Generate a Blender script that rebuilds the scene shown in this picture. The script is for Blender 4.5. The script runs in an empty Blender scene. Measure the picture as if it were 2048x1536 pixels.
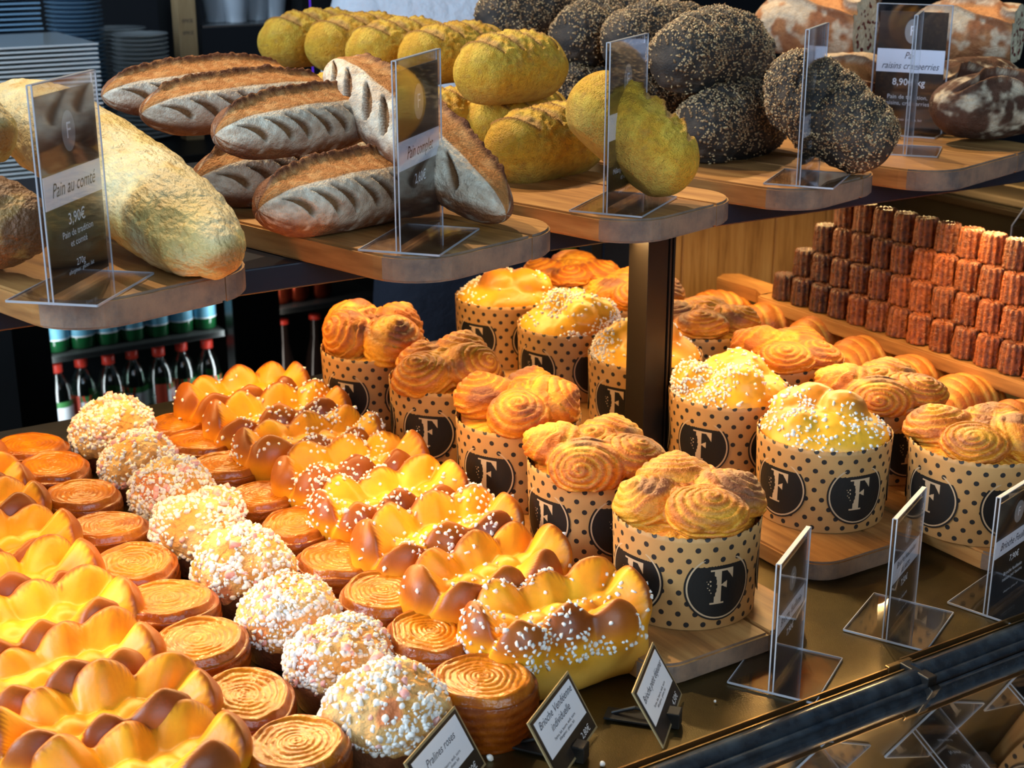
import bpy, bmesh, math, random
import numpy as np
from mathutils import Vector, Matrix
scene = bpy.context.scene
COL = scene.collection
R = math.radians
PI = math.pi

# ---------------------------------------------------------------- camera
FPX, CAMH, HEAD = 2900.0, 0.571, R(32)
PITCH = math.atan(968 / 2900)
cam = bpy.data.cameras.new('camera')
cam.sensor_width = 36.0
cam.lens = 36.0 * FPX / 2048
cam.clip_start, cam.clip_end = 0.02, 50
cam_ob = bpy.data.objects.new('camera', cam)
COL.objects.link(cam_ob)
cam_ob.location = (0, 0, CAMH)
cam_ob.rotation_euler = (PI / 2 - PITCH, 0, -HEAD)
cam.dof.use_dof = True
cam.dof.focus_distance = 1.22
cam.dof.aperture_fstop = 14.0
scene.camera = cam_ob
# ---------------------------------------------------------------- world, lamps, exposure
world = bpy.data.worlds.new('world')
scene.world = world
world.use_nodes = True
world.node_tree.nodes['Background'].inputs[0].default_value = (0.45, 0.62, 0.9, 1)
world.node_tree.nodes['Background'].inputs[1].default_value = 0.07
scene.view_settings.view_transform = 'Standard'
scene.view_settings.look = 'None'
scene.view_settings.gamma = 1
scene.view_settings.use_curve_mapping = False
scene.view_settings.exposure = 0.0


def lamp(name, kind, loc, target, energy, color, **kw):
    l = bpy.data.lights.new(name, kind)
    l.energy = energy
    l.color = color
    for k, v in kw.items():
        setattr(l, k, v)
    o = bpy.data.objects.new(name, l)
    COL.objects.link(o)
    o.location = loc
    o.rotation_euler = (Vector(target) - Vector(loc)).to_track_quat('-Z', 'Y').to_euler()
    return o


WARM = (1.0, 0.63, 0.25)
# LED strip under the front edge of the shelf, tipped towards the customers
lamp('shelf_led_strip', 'AREA', (0.72, 1.130, 0.2562), (0.72, 0.80, 0.02), 10.5, WARM, shape='RECTANGLE', size=2.0, size_y=0.006)
lamp('shelf_led_strip_rear', 'AREA', (0.75, 1.44, 0.247), (0.75, 1.30, -0.1), 6.5, WARM, shape='RECTANGLE', size=1.9, size_y=0.015)
# ceiling spotlights over the staff side
for sx, se in ((0.05, 155), (0.9, 160), (1.7, 140)):
    lamp('ceiling_spot', 'SPOT', (sx, 2.42, 2.15), (sx * 0.8 + 0.25, 0.95, 0.3), se, (1.0, 0.76, 0.45), spot_size=R(46), spot_blend=0.6, shadow_soft_size=0.025)
# daylight from the street side
lamp('street_daylight', 'AREA', (0.2, -1.7, 1.3), (0.8, 1.6, 0.3), 52, (0.54, 0.77, 1.0), shape='RECTANGLE', size=2.6, size_y=1.4)

lamp('left_cool_fill', 'AREA', (-2.6, 1.3, 1.5), (0.4, 2.3, 0.3), 135, (0.58, 0.78, 1.0), shape='RECTANGLE', size=1.8, size_y=1.4)  # added cool fill from the left, brightens the plates and bread sides

# ---------------------------------------------------------------- projection of photo measurements onto planes of the place
_f = np.array([math.sin(HEAD) * math.cos(PITCH), math.cos(HEAD) * math.cos(PITCH), -math.sin(PITCH)])
_r = np.array([math.cos(HEAD), -math.sin(HEAD), 0.0])
_u = np.cross(_r, _f)
_C = np.array([0, 0, CAMH])


def ray(px, py):
    return _f * FPX + _r * (px - 1024) - _u * (py - 768)


def P(px, py, z=0.0):
    d = ray(px, py)
    return _C + d * ((z - CAMH) / d[2])


def PY(px, py, y):
    d = ray(px, py)
    return _C + d * (y / d[1])


def PX(px, py, x):
    d = ray(px, py)
    return _C + d * (x / d[0])


# ---------------------------------------------------------------- noise
def _h(ix, iy, iz, seed):
    n = (ix * 374761393 + iy * 668265263 + iz * 2147483647 + seed * 1274126177) & 0xFFFFFFFF
    n = ((n ^ (n >> 13)) * 1274126177) & 0xFFFFFFFF
    n = n ^ (n >> 16)
    return (n & 0xFFFF) / 65535.0


def vnoise(p, scale, seed=0):
    q = np.asarray(p) * scale + 1000.0
    i = np.floor(q).astype(np.int64)
    f = q - i
    f = f * f * (3 - 2 * f)
    out = 0
    for dx in (0, 1):
        wx = f[..., 0] if dx else 1 - f[..., 0]
        for dy in (0, 1):
            wy = f[..., 1] if dy else 1 - f[..., 1]
            for dz in (0, 1):
                wz = f[..., 2] if dz else 1 - f[..., 2]
                out = out + wx * wy * wz * _h(i[..., 0] + dx, i[..., 1] + dy, i[..., 2] + dz, seed)
    return out * 2 - 1


def fbm(p, scale, seed=0, oct=3, gain=0.5):
    a, s, t = 1.0, 0.0, 0.0
    for k in range(oct):
        s = s + a * vnoise(p, scale * 2 ** k, seed + k * 17)
        t += a
        a *= gain
    return s / t


def ss(a, b, x):
    t = np.clip((x - a) / (b - a), 0, 1)
    return t * t * (3 - 2 * t)


def mix(a, b, t):
    t = np.asarray(t)[..., None]
    return np.asarray(a) * (1 - t) + np.asarray(b) * t


def smin(a, b, k):
    h = np.clip(0.5 + 0.5 * (b - a) / k, 0, 1)
    return b * (1 - h) + a * h - k * h * (1 - h)


def dot(a, b):
    return (a * b).sum(-1)


def ln(a):
    return np.sqrt((a * a).sum(-1))


def sd_ell(p, c, r, rot=None):
    q = p - np.array(c)
    if rot is not None:
        q = q @ rot
    r = np.array(r)
    k0 = ln(q / r)
    k1 = ln(q / (r * r)) + 1e-9
    return k0 * (k0 - 1) / k1


def sd_rcone(p, a, b, r1, r2):
    a = np.array(a, float)
    b = np.array(b, float)
    ba = b - a
    h = np.clip(dot(p - a, ba) / (ba @ ba), 0, 1)
    return ln(p - (a + h[..., None] * ba)) - (r1 + (r2 - r1) * h)


def shoot(org, dirs, sdf, tmax, steps=46, k=0.7):
    t = np.full(org.shape[0], tmax, float)
    for _ in range(steps):
        d = sdf(org + dirs * t[:, None])
        t = np.maximum(t - d * k, 0.0005)
    return org + dirs * t[:, None]


# ---------------------------------------------------------------- meshes
def mesh_np(name, V, Fq, mat, col=None, smooth=True):
    me = bpy.data.meshes.new(name)
    V = np.asarray(V, dtype=np.float32)
    Fq = np.asarray(Fq, dtype=np.int32)
    n = Fq.shape[1]
    me.vertices.add(len(V))
    me.vertices.foreach_set('co', V.ravel())
    me.loops.add(Fq.size)
    me.loops.foreach_set('vertex_index', Fq.ravel())
    me.polygons.add(len(Fq))
    me.polygons.foreach_set('loop_start', np.arange(0, Fq.size, n, dtype=np.int32))
    me.polygons.foreach_set('loop_total', np.full(len(Fq), n, dtype=np.int32))
    me.update(calc_edges=True)
    me.polygons.foreach_set('use_smooth', np.full(len(Fq), smooth))
    if col is not None:
        c = np.ones((len(V), 4), dtype=np.float32)
        c[:, :3] = np.clip(col, 0, 1)
        a = me.color_attributes.new('Col', 'FLOAT_COLOR', 'POINT')
        a.data.foreach_set('color', c.ravel())
    me.materials.append(mat)
    me.validate()
    return me


def grid_faces(nu, nv, wrap_v=True):
    i = np.arange(nu - 1)[:, None]
    j = np.arange(nv if wrap_v else nv - 1)[None, :]
    j2 = (j + 1) % nv
    a = i * nv + j
    b = i * nv + j2
    c = (i + 1) * nv + j2
    d = (i + 1) * nv + j
    return np.stack([a, b, c, d], -1).reshape(-1, 4)


def blob(name, sdf, mat, colf, center, half=0.0, tmax=0.14, nu=110, nv=150, axis=0, steps=46, relax=0):
    """surface of the distance field, gathered along rays from a short spine"""
    u = np.linspace(0.0001, PI - 0.0001, nu)
    v = np.linspace(0, 2 * PI, nv, endpoint=False)
    U, W = np.meshgrid(u, v, indexing='ij')
    a = np.cos(U)
    b = np.sin(U) * np.cos(W)
    c = np.sin(U) * np.sin(W)
    d = np.stack([a, b, c], -1).reshape(-1, 3)
    if axis == 2:
        d = d[:, [1, 2, 0]]
    o = np.zeros_like(d)
    o[:, 0] = d[:, 0] * half if axis == 0 else 0
    o += np.array(center)
    V = shoot(o, d, sdf, tmax, steps)
    G = V.reshape(nu, nv, 3)
    for _ in range(relax):
        A = 0.5 * G + 0.25 * (np.roll(G, 1, 1) + np.roll(G, -1, 1))
        A[1:-1] = 0.5 * A[1:-1] + 0.25 * (A[:-2] + A[2:])
        G = A
    V = G.reshape(-1, 3)
    return mesh_np(name, V, grid_faces(nu, nv)[:, ::-1], mat, colf(V)), V


def ob(name, me, parent=None, loc=None, rot=None, kind=None):
    o = bpy.data.objects.new(name, me)
    COL.objects.link(o)
    if parent:
        o.parent = parent
    if loc is not None:
        o.location = loc
    if rot is not None:
        o.rotation_euler = rot
    if kind:
        o['kind'] = kind
    return o


def tag(o, label, cat, group=None):
    o['label'] = label
    o['category'] = cat
    if group:
        o['group'] = group
    return o


def thing(name, label, cat, loc=(0, 0, 0), rot=(0, 0, 0), group=None):
    o = bpy.data.objects.new(name, None)
    o.empty_display_size = 0.02
    COL.objects.link(o)
    o.location = loc
    o.rotation_euler = rot
    return tag(o, label, cat, group)


def copy_tree(o, parent=None):
    c = o.copy()
    COL.objects.link(c)
    c.parent = parent
    for ch in list(o.children):
        copy_tree(ch, c)
    return c


class MB:
    def __init__(self):
        self.bm = bmesh.new()

    def box(self, x0, x1, y0, y1, z0, z1, bevel=0.0, m=None, seg=2):
        geo = bmesh.ops.create_cube(self.bm, size=1)
        vs = geo['verts']
        for v in vs:
            v.co = Vector(((x0 + x1) / 2 + v.co.x * (x1 - x0), (y0 + y1) / 2 + v.co.y * (y1 - y0), (z0 + z1) / 2 + v.co.z * (z1 - z0)))
        if bevel:
            es = list({e for v in vs for e in v.link_edges})
            r = bmesh.ops.bevel(self.bm, geom=es, offset=bevel, segments=seg, affect='EDGES', profile=0.5)
            vs = list({v for f in r['faces'] for v in f.verts} | {v for v in vs if v.is_valid})
        if m is not None:
            bmesh.ops.transform(self.bm, matrix=m, verts=vs)
        return self

    def lathe(self, prof, c=(0, 0, 0), n=32, caps=True, m=None):
        rings = []
        vs = []
        for r, z in prof:
            ring = [self.bm.verts.new((c[0] + r * math.cos(2 * PI * i / n), c[1] + r * math.sin(2 * PI * i / n), c[2] + z)) for i in range(n)]
            rings.append(ring)
            vs += ring
        for a, b in zip(rings[:-1], rings[1:]):
            for i in range(n):
                self.bm.faces.new((a[i], a[(i + 1) % n], b[(i + 1) % n], b[i]))
        if caps:
            self.bm.faces.new(rings[0][::-1])
            self.bm.faces.new(rings[-1])
        if m is not None:
            bmesh.ops.transform(self.bm, matrix=m, verts=vs)
        return self

    def prism(self, poly, z0, z1, m=None):
        a = [self.bm.verts.new((x, y, z0)) for x, y in poly]
        b = [self.bm.verts.new((x, y, z1)) for x, y in poly]
        n = len(poly)
        self.bm.faces.new(a[::-1])
        self.bm.faces.new(b)
        for i in range(n):
            self.bm.faces.new((a[i], a[(i + 1) % n], b[(i + 1) % n], b[i]))
        if m is not None:
            bmesh.ops.transform(self.bm, matrix=m, verts=a + b)
        return self

    def tube(self, pts, r, n=10):
        pts = [Vector(p) for p in pts]
        rings = []
        for i, p in enumerate(pts):
            t = (pts[min(i + 1, len(pts) - 1)] - pts[max(i - 1, 0)]).normalized()
            s = t.orthogonal().normalized() if i == 0 else (s - t * s.dot(t)).normalized()
            w = t.cross(s)
            rings.append([self.bm.verts.new(p + s * (r * math.cos(2 * PI * k / n)) + w * (r * math.sin(2 * PI * k / n))) for k in range(n)])
        for a, b in zip(rings[:-1], rings[1:]):
            for i in range(n):
                self.bm.faces.new((a[i], a[(i + 1) % n], b[(i + 1) % n], b[i]))
        self.bm.faces.new(rings[0][::-1])
        self.bm.faces.new(rings[-1])
        return self

    def mesh(self, name, mat, smooth=False, angle=None):
        bmesh.ops.recalc_face_normals(self.bm, faces=self.bm.faces)
        me = bpy.data.meshes.new(name)
        self.bm.to_mesh(me)
        self.bm.free()
        me.materials.append(mat)
        if smooth:
            me.polygons.foreach_set('use_smooth', np.full(len(me.polygons), True))
            if angle:
                me.set_sharp_from_angle(angle=R(angle))
        return me

    def build(self, name, mat, parent=None, loc=None, rot=None, smooth=False, kind=None, angle=35):
        return ob(name, self.mesh(name, mat, smooth, angle), parent, loc, rot, kind)


# ---------------------------------------------------------------- materials
def mat(name, color=(0.5, 0.5, 0.5), rough=0.5, metal=0.0, coat=0.0, coat_rough=0.1, spec=0.5, trans=0.0, ior=1.45, attr=False,
        noise=None, bump=None, sss=0.0, sheen=0.0, mottled=None, emit=None):
    """noise: (scale, amount, colour2); bump: list of (scale, strength, distance)"""
    m = bpy.data.materials.new(name)
    m.use_nodes = True
    nt = m.node_tree
    N, L = nt.nodes, nt.links
    b = N['Principled BSDF']
    b.inputs['Base Color'].default_value = (*color, 1)
    b.inputs['Roughness'].default_value = rough
    b.inputs['Metallic'].default_value = metal
    b.inputs['Coat Weight'].default_value = coat
    b.inputs['Coat Roughness'].default_value = coat_rough
    b.inputs['Specular IOR Level'].default_value = spec
    b.inputs['Transmission Weight'].default_value = trans
    b.inputs['IOR'].default_value = ior
    if sss:
        b.inputs['Subsurface Weight'].default_value = sss
        b.inputs['Subsurface Radius'].default_value = (0.006, 0.003, 0.001)
        b.inputs['Subsurface Scale'].default_value = 1.0
    if emit:
        b.inputs['Emission Color'].default_value = (*emit[0], 1)
        b.inputs['Emission Strength'].default_value = emit[1]
    tc = N.new('ShaderNodeTexCoord')
    src = None
    if attr:
        a = N.new('ShaderNodeAttribute')
        a.attribute_name = 'Col'
        src = a.outputs['Color']
    if noise:
        sc, amt, c2 = noise
        n = N.new('ShaderNodeTexNoise')
        n.inputs['Scale'].default_value = sc
        n.inputs['Detail'].default_value = 6
        n.inputs['Roughness'].default_value = 0.6
        L.new(tc.outputs['Object'], n.inputs['Vector'])
        r = N.new('ShaderNodeMapRange')
        r.inputs['From Min'].default_value = 0.38
        r.inputs['From Max'].default_value = 0.66
        r.inputs['To Max'].default_value = amt
        L.new(n.outputs['Fac'], r.inputs['Value'])
        mx = N.new('ShaderNodeMix')
        mx.data_type = 'RGBA'
        if src:
            L.new(src, mx.inputs['A'])
        else:
            mx.inputs['A'].default_value = (*color, 1)
        if c2 == 'dark':
            mx.blend_type = 'MULTIPLY'
            mx.inputs['B'].default_value = (0.50, 0.30, 0.16, 1)
        else:
            mx.inputs['B'].default_value = (*c2, 1)
        L.new(r.outputs['Result'], mx.inputs['Factor'])
        src = mx.outputs['Result']
    if src:
        L.new(src, b.inputs['Base Color'])
    prev = None
    for sc, st, dist in (bump or []):
        n = N.new('ShaderNodeTexNoise')
        n.inputs['Scale'].default_value = sc
        n.inputs['Detail'].default_value = 4
        L.new(tc.outputs['Object'], n.inputs['Vector'])
        bp = N.new('ShaderNodeBump')
        bp.inputs['Strength'].default_value = st
        bp.inputs['Distance'].default_value = dist
        L.new(n.outputs['Fac'], bp.inputs['Height'])
        if prev:
            L.new(prev, bp.inputs['Normal'])
        prev = bp.outputs['Normal']
    if prev:
        L.new(prev, b.inputs['Normal'])
        if coat:
            L.new(prev, b.inputs['Coat Normal'])
    return m


def wood_mat(name, c1, c2, c3, scale=1.0, axis='X', rough=0.45, spec=0.4):
    m = bpy.data.materials.new(name)
    m.use_nodes = True
    nt = m.node_tree
    N, L = nt.nodes, nt.links
    b = N['Principled BSDF']
    b.inputs['Roughness'].default_value = rough
    b.inputs['Specular IOR Level'].default_value = spec
    tc = N.new('ShaderNodeTexCoord')
    oi = N.new('ShaderNodeObjectInfo')
    ad = N.new('ShaderNodeVectorMath')
    ad.operation = 'MULTIPLY_ADD'
    ad.inputs[1].default_value = (1, 1, 1)
    L.new(tc.outputs['Object'], ad.inputs[0])
    L.new(oi.outputs['Random'], ad.inputs[2])
    mp = N.new('ShaderNodeMapping')
    s = {'X': (2.2, 22, 22), 'Y': (22, 2.2, 22), 'Z': (22, 22, 2.2)}[axis]
    mp.inputs['Scale'].default_value = tuple(v * scale for v in s)
    L.new(ad.outputs[0], mp.inputs['Vector'])
    n = N.new('ShaderNodeTexNoise')
    n.inputs['Scale'].default_value = 1.6
    n.inputs['Detail'].default_value = 8
    n.inputs['Distortion'].default_value = 0.8
    L.new(mp.outputs[0], n.inputs['Vector'])
    n2 = N.new('ShaderNodeTexNoise')
    n2.inputs['Scale'].default_value = 9
    n2.inputs['Detail'].default_value = 5
    L.new(mp.outputs[0], n2.inputs['Vector'])
    r = N.new('ShaderNodeValToRGB')
    e = r.color_ramp.elements
    e[0].position, e[0].color = 0.3, (*c1, 1)
    e[1].position, e[1].color = 0.7, (*c3, 1)
    x = e.new(0.5)
    x.color = (*c2, 1)
    mx = N.new('ShaderNodeMath')
    mx.operation = 'MULTIPLY_ADD'
    mx.inputs[1].default_value = 0.35
    L.new(n2.outputs['Fac'], mx.inputs[0])
    sc = N.new('ShaderNodeMath')
    sc.operation = 'MULTIPLY'
    sc.inputs[1].default_value = 0.66
    L.new(n.outputs['Fac'], sc.inputs[0])
    L.new(sc.outputs[0], mx.inputs[2])
    L.new(mx.outputs[0], r.inputs['Fac'])
    L.new(r.outputs['Color'], b.inputs['Base Color'])
    bp = N.new('ShaderNodeBump')
    bp.inputs['Strength'].default_value = 0.25
    bp.inputs['Distance'].default_value = 0.001
    L.new(mx.outputs[0], bp.inputs['Height'])
    L.new(bp.outputs[0], b.inputs['Normal'])
    return m


M = {}
M['glaze'] = mat('caramel_glaze', rough=0.40, spec=0.3, attr=True, coat=0.75, coat_rough=0.10, noise=(130, 0.45, 'dark'), bump=[(420, 0.35, 0.001), (120, 0.5, 0.003)])
M['brioche'] = mat('brioche_crust', rough=0.42, attr=True, coat=0.12, coat_rough=0.3, noise=(70, 0.18, 'dark'), bump=[(260, 0.18, 0.001)], sss=0.0)
M['puff'] = mat('puff_pastry', rough=0.55, attr=True, coat=0.10, coat_rough=0.2, noise=(110, 0.5, 'dark'), bump=[(420, 0.7, 0.0015), (120, 0.5, 0.003)])
M['crumble'] = mat('crumble_crust', rough=0.7, attr=True, noise=(220, 0.3, 'dark'), bump=[(330, 0.9, 0.003)])
M['cake'] = mat('dark_cake', (0.17, 0.06, 0.025), rough=0.55, noise=(90, 0.5, (0.30, 0.12, 0.05)), bump=[(300, 0.6, 0.002)])
M['sugar'] = mat('pearl_sugar', (0.88, 0.84, 0.76), rough=0.45, noise=(400, 0.3, (0.95, 0.95, 0.92)))
M['pink'] = mat('pink_praline', (0.85, 0.36, 0.30), rough=0.5, noise=(250, 0.6, (0.9, 0.72, 0.66)))
M['bread'] = mat('floured_crust', rough=0.72, attr=True, noise=(150, 0.40, 'dark'), bump=[(520, 0.8, 0.002), (140, 0.5, 0.003)], spec=0.3)
M['cheese'] = mat('cheese_crust', rough=0.45, attr=True, noise=(80, 0.28, 'dark'), bump=[(230, 0.9, 0.004), (600, 0.5, 0.001)])
M['corn'] = mat('cornmeal_crust', rough=0.6, attr=True, noise=(120, 0.4, 'dark'), bump=[(600, 1.0, 0.003), (160, 0.6, 0.004)])
M['dark'] = mat('dark_crust', rough=0.7, attr=True, bump=[(450, 0.8, 0.002)])
M['seed'] = mat('toasted_seed', (0.34, 0.20, 0.09), rough=0.32, noise=(120, 0.7, (0.10, 0.06, 0.035)), coat=0.2)
M['seedpale'] = mat('sesame_seed', (0.55, 0.38, 0.19), rough=0.3, coat=0.2)
M['crumb'] = mat('bread_crumb', (0.78, 0.66, 0.44), rough=0.8, noise=(60, 0.5, (0.60, 0.46, 0.27)), bump=[(160, 0.9, 0.004)])
M['berry'] = mat('cranberry', (0.16, 0.02, 0.015), rough=0.35)
M['canele'] = mat('canele_crust', rough=0.26, attr=True, coat=0.6, coat_rough=0.15, noise=(300, 0.25, 'dark'), bump=[(520, 0.9, 0.003), (200, 0.6, 0.004)])
M['black'] = mat('black_print', (0.012, 0.011, 0.010), rough=0.45)
M['kraft_plain'] = mat('kraft_print', (0.55, 0.38, 0.22), rough=0.7)
M['board'] = wood_mat('oiled_board_wood', (0.20, 0.08, 0.025), (0.42, 0.20, 0.06), (0.60, 0.33, 0.11), axis='Y')
M['board_end'] = mat('weathered_end_grain', (0.30, 0.19, 0.12), rough=0.75, noise=(28, 0.9, (0.10, 0.08, 0.07)), bump=[(300, 0.6, 0.001)])
M['plank'] = wood_mat('panel_wood', (0.24, 0.11, 0.035), (0.52, 0.28, 0.09), (0.66, 0.40, 0.15), axis='Z', rough=0.5)
M['post_wood'] = wood_mat('post_wood', (0.30, 0.17, 0.07), (0.50, 0.31, 0.14), (0.58, 0.38, 0.19), axis='Z')
M['tray'] = mat('bronze_steel_tray', (0.13, 0.092, 0.032), rough=0.33, metal=0.85, noise=(28, 0.6, (0.075, 0.055, 0.022)), bump=[(900, 0.25, 0.0006)])
M['shelf'] = mat('navy_lacquered_metal', (0.012, 0.016, 0.026), rough=0.28, spec=0.5)
M['blackmetal'] = mat('black_metal', (0.012, 0.012, 0.012), rough=0.4)
M['bronze'] = mat('anodised_bronze', (0.016, 0.011, 0.007), rough=0.4, metal=0.2)
M['rail'] = mat('black_gloss_rail', (0.012, 0.016, 0.022), rough=0.26, coat=0.6, noise=(60, 0.35, (0.06, 0.09, 0.12)), bump=[(700, 0.15, 0.0005)])  # bluish mottling in the colour stands in for daylight reflections
M['brassy'] = mat('bronze_lip', (0.32, 0.20, 0.08), rough=0.32, metal=0.9)
M['daylight_tinted_plate'] = mat('china_tinted_by_daylight', (0.26, 0.42, 0.56), rough=0.16, coat=0.3)  # blue daylight on the plates is put into the china colour
M['plate'] = mat('white_china', (0.80, 0.80, 0.76), rough=0.16, coat=0.3)
M['cup'] = mat('grey_china', (0.55, 0.58, 0.62), rough=0.15, coat=0.3)
M['steel'] = mat('brushed_steel', (0.6, 0.58, 0.54), rough=0.25, metal=0.9)
M['wall'] = mat('dark_wall', (0.01, 0.01, 0.012), rough=0.7)
M['floor'] = mat('dark_floor', (0.03, 0.028, 0.025), rough=0.5)
M['card_dark'] = mat('printed_dark_card', (0.018, 0.015, 0.013), rough=0.28, noise=(16, 0.8, (0.07, 0.045, 0.028)))
M['white_card'] = mat('white_card', (0.86, 0.88, 0.93), rough=0.5)
M['ink'] = mat('dark_ink', (0.03, 0.03, 0.05), rough=0.6)
M['white_ink'] = mat('white_ink', (0.85, 0.86, 0.88), rough=0.5)
M['oval_ink'] = mat('grey_ink', (0.30, 0.29, 0.27), rough=0.5)
M['gold_frame'] = mat('gold_edge', (0.42, 0.33, 0.17), rough=0.4, metal=0.3)
M['greenglass'] = mat('green_bottle_glass', (0.01, 0.10, 0.03), rough=0.05, spec=0.6, coat=0.5)
M['bluelabel'] = mat('blue_paper_label', (0.20, 0.50, 0.66), rough=0.5, noise=(60, 0.6, (0.11, 0.36, 0.56)))
M['redcap'] = mat('red_plastic', (0.75, 0.05, 0.03), rough=0.35)
M['redlabel'] = mat('red_paper_label', (0.62, 0.07, 0.035), rough=0.5)
M['greenlabel'] = mat('green_paper_label', (0.06, 0.25, 0.07), rough=0.5)
M['copper_can'] = mat('red_aluminium_can', (0.35, 0.05, 0.02), rough=0.22, metal=0.8)
M['green_can'] = mat('green_aluminium_can', (0.05, 0.30, 0.04), rough=0.25, metal=0.4, noise=(30, 0.8, (0.45, 0.45, 0.05)))
M['cola'] = mat('dark_cola_glass', (0.02, 0.012, 0.01), rough=0.06, coat=0.5)
M['poster'] = mat('teal_poster_paper', (0.10, 0.40, 0.46), rough=0.6)
M['shirt'] = mat('white_cotton', (0.72, 0.74, 0.78), rough=0.9, bump=[(60, 0.5, 0.01)])
M['apron'] = mat('dark_cotton', (0.012, 0.014, 0.024), rough=0.9, bump=[(40, 0.5, 0.01)])
M['skin'] = mat('skin', (0.55, 0.33, 0.24), rough=0.5, sss=0.0)
M['hair'] = mat('dark_hair', (0.03, 0.02, 0.014), rough=0.5)
M['purple'] = mat('purple_neon', (0.1, 0.05, 0.4), rough=0.3, emit=((0.16, 0.05, 0.9), 1.2))
M['machine'] = mat('black_glass_machine', (0.008, 0.009, 0.008), rough=0.15)
M['paperboard'] = mat('kraft_menu_paper', (0.55, 0.45, 0.28), rough=0.6)
M['fridgeshelf'] = mat('dark_grey_shelf', (0.05, 0.052, 0.05), rough=0.5)
M['greybox'] = mat('grey_painted_wood', (0.13, 0.11, 0.085), rough=0.6, noise=(20, 0.4, (0.18, 0.14, 0.10)))


def clear_mat(name, tint, rough=0.04):
    """clear acrylic or plate glass: thin, so light passes straight through, with a Fresnel sheen and faint edge tint"""
    m = bpy.data.materials.new(name)
    m.use_nodes = True
    N, L = m.node_tree.nodes, m.node_tree.links
    for n in list(N):
        if n.type == 'BSDF_PRINCIPLED':
            N.remove(n)
    out = [n for n in N if n.type == 'OUTPUT_MATERIAL'][0]
    t = N.new('ShaderNodeBsdfTransparent')
    t.inputs[0].default_value = (*tint, 1)
    g = N.new('ShaderNodeBsdfGlossy')
    g.inputs['Roughness'].default_value = rough
    g.inputs['Color'].default_value = (1, 1, 1, 1)
    lw = N.new('ShaderNodeLayerWeight')
    lw.inputs['Blend'].default_value = 0.5
    pw = N.new('ShaderNodeMath')
    pw.operation = 'POWER'
    pw.inputs[1].default_value = 4.0
    L.new(lw.outputs['Facing'], pw.inputs[0])
    f = N.new('ShaderNodeMath')
    f.operation = 'MULTIPLY_ADD'
    f.name = 'sheen'
    f.inputs[1].default_value = 0.9
    f.inputs[2].default_value = 0.045
    L.new(pw.outputs[0], f.inputs[0])
    mx = N.new('ShaderNodeMixShader')
    L.new(f.outputs[0], mx.inputs[0])
    L.new(t.outputs[0], mx.inputs[1])
    L.new(g.outputs[0], mx.inputs[2])
    L.new(mx.outputs[0], out.inputs['Surface'])
    return m


M['acrylic'] = clear_mat('clear_acrylic', (0.93, 0.93, 0.95))
M['acrylic_edge'] = mat('frosted_acrylic_edge', (0.42, 0.43, 0.46), rough=0.35, coat=0.5)
M['pet'] = clear_mat('clear_bottle_plastic', (0.66, 0.78, 0.72), 0.12)
M['pet'].node_tree.nodes['sheen'].inputs[2].default_value = 0.16


def reflective_glass():
    m = clear_mat('counter_front_glass', (0.75, 0.78, 0.76), 0.02)
    m.node_tree.nodes['sheen'].inputs[2].default_value = 0.30
    return m


M['frontglass'] = reflective_glass()


def dotted_paper():
    m = bpy.data.materials.new('kraft_paper_with_black_dots')
    m.use_nodes = True
    N, L = m.node_tree.nodes, m.node_tree.links
    b = N['Principled BSDF']
    b.inputs['Roughness'].default_value = 0.62
    uv = N.new('ShaderNodeUVMap')
    uv.uv_map = 'UVMap'
    sep = N.new('ShaderNodeSeparateXYZ')
    L.new(uv.outputs[0], sep.inputs[0])

    def math_(op, a, bb=None, c=None):
        n = N.new('ShaderNodeMath')
        n.operation = op
        for k, v in enumerate((a, bb, c)):
            if v is None:
                continue
            if isinstance(v, (int, float)):
                n.inputs[k].default_value = v
            else:
                L.new(v, n.inputs[k])
        return n.outputs[0]
    # uv in metres; hexagonal rows of dots
    du, dv, rad = 0.0142, 0.0094, 0.00235
    row = math_('FLOOR', math_('DIVIDE', sep.outputs[1], dv))
    odd = math_('MODULO', row, 2.0)
    fu = math_('SUBTRACT', math_('FRACT', math_('MULTIPLY_ADD', odd, 0.5, math_('DIVIDE', sep.outputs[0], du))), 0.5)
    fv = math_('SUBTRACT', math_('FRACT', math_('DIVIDE', sep.outputs[1], dv)), 0.5)
    x = math_('MULTIPLY', fu, du)
    y = math_('MULTIPLY', fv, dv)
    d = math_('SQRT', math_('ADD', math_('MULTIPLY', x, x), math_('MULTIPLY', y, y)))
    k = math_('LESS_THAN', d, rad)
    tc = N.new('ShaderNodeTexCoord')
    n = N.new('ShaderNodeTexNoise')
    n.inputs['Scale'].default_value = 45
    n.inputs['Detail'].default_value = 6
    L.new(tc.outputs['Object'], n.inputs['Vector'])
    r = N.new('ShaderNodeMix')
    r.data_type = 'RGBA'
    r.inputs['A'].default_value = (0.42, 0.205, 0.062, 1)
    r.inputs['B'].default_value = (0.57, 0.32, 0.11, 1)
    L.new(n.outputs['Fac'], r.inputs['Factor'])
    mx = N.new('ShaderNodeMix')
    mx.data_type = 'RGBA'
    mx.inputs['B'].default_value = (0.013, 0.011, 0.010, 1)
    L.new(r.outputs['Result'], mx.inputs['A'])
    L.new(k, mx.inputs['Factor'])
    L.new(mx.outputs['Result'], b.inputs['Base Color'])
    return m


M['dots'] = dotted_paper()

# ---------------------------------------------------------------- structure
def struct(name, mb, m, smooth=False):
    o = mb.build(name, m, smooth=smooth)
    o['kind'] = 'structure'
    return o


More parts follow.
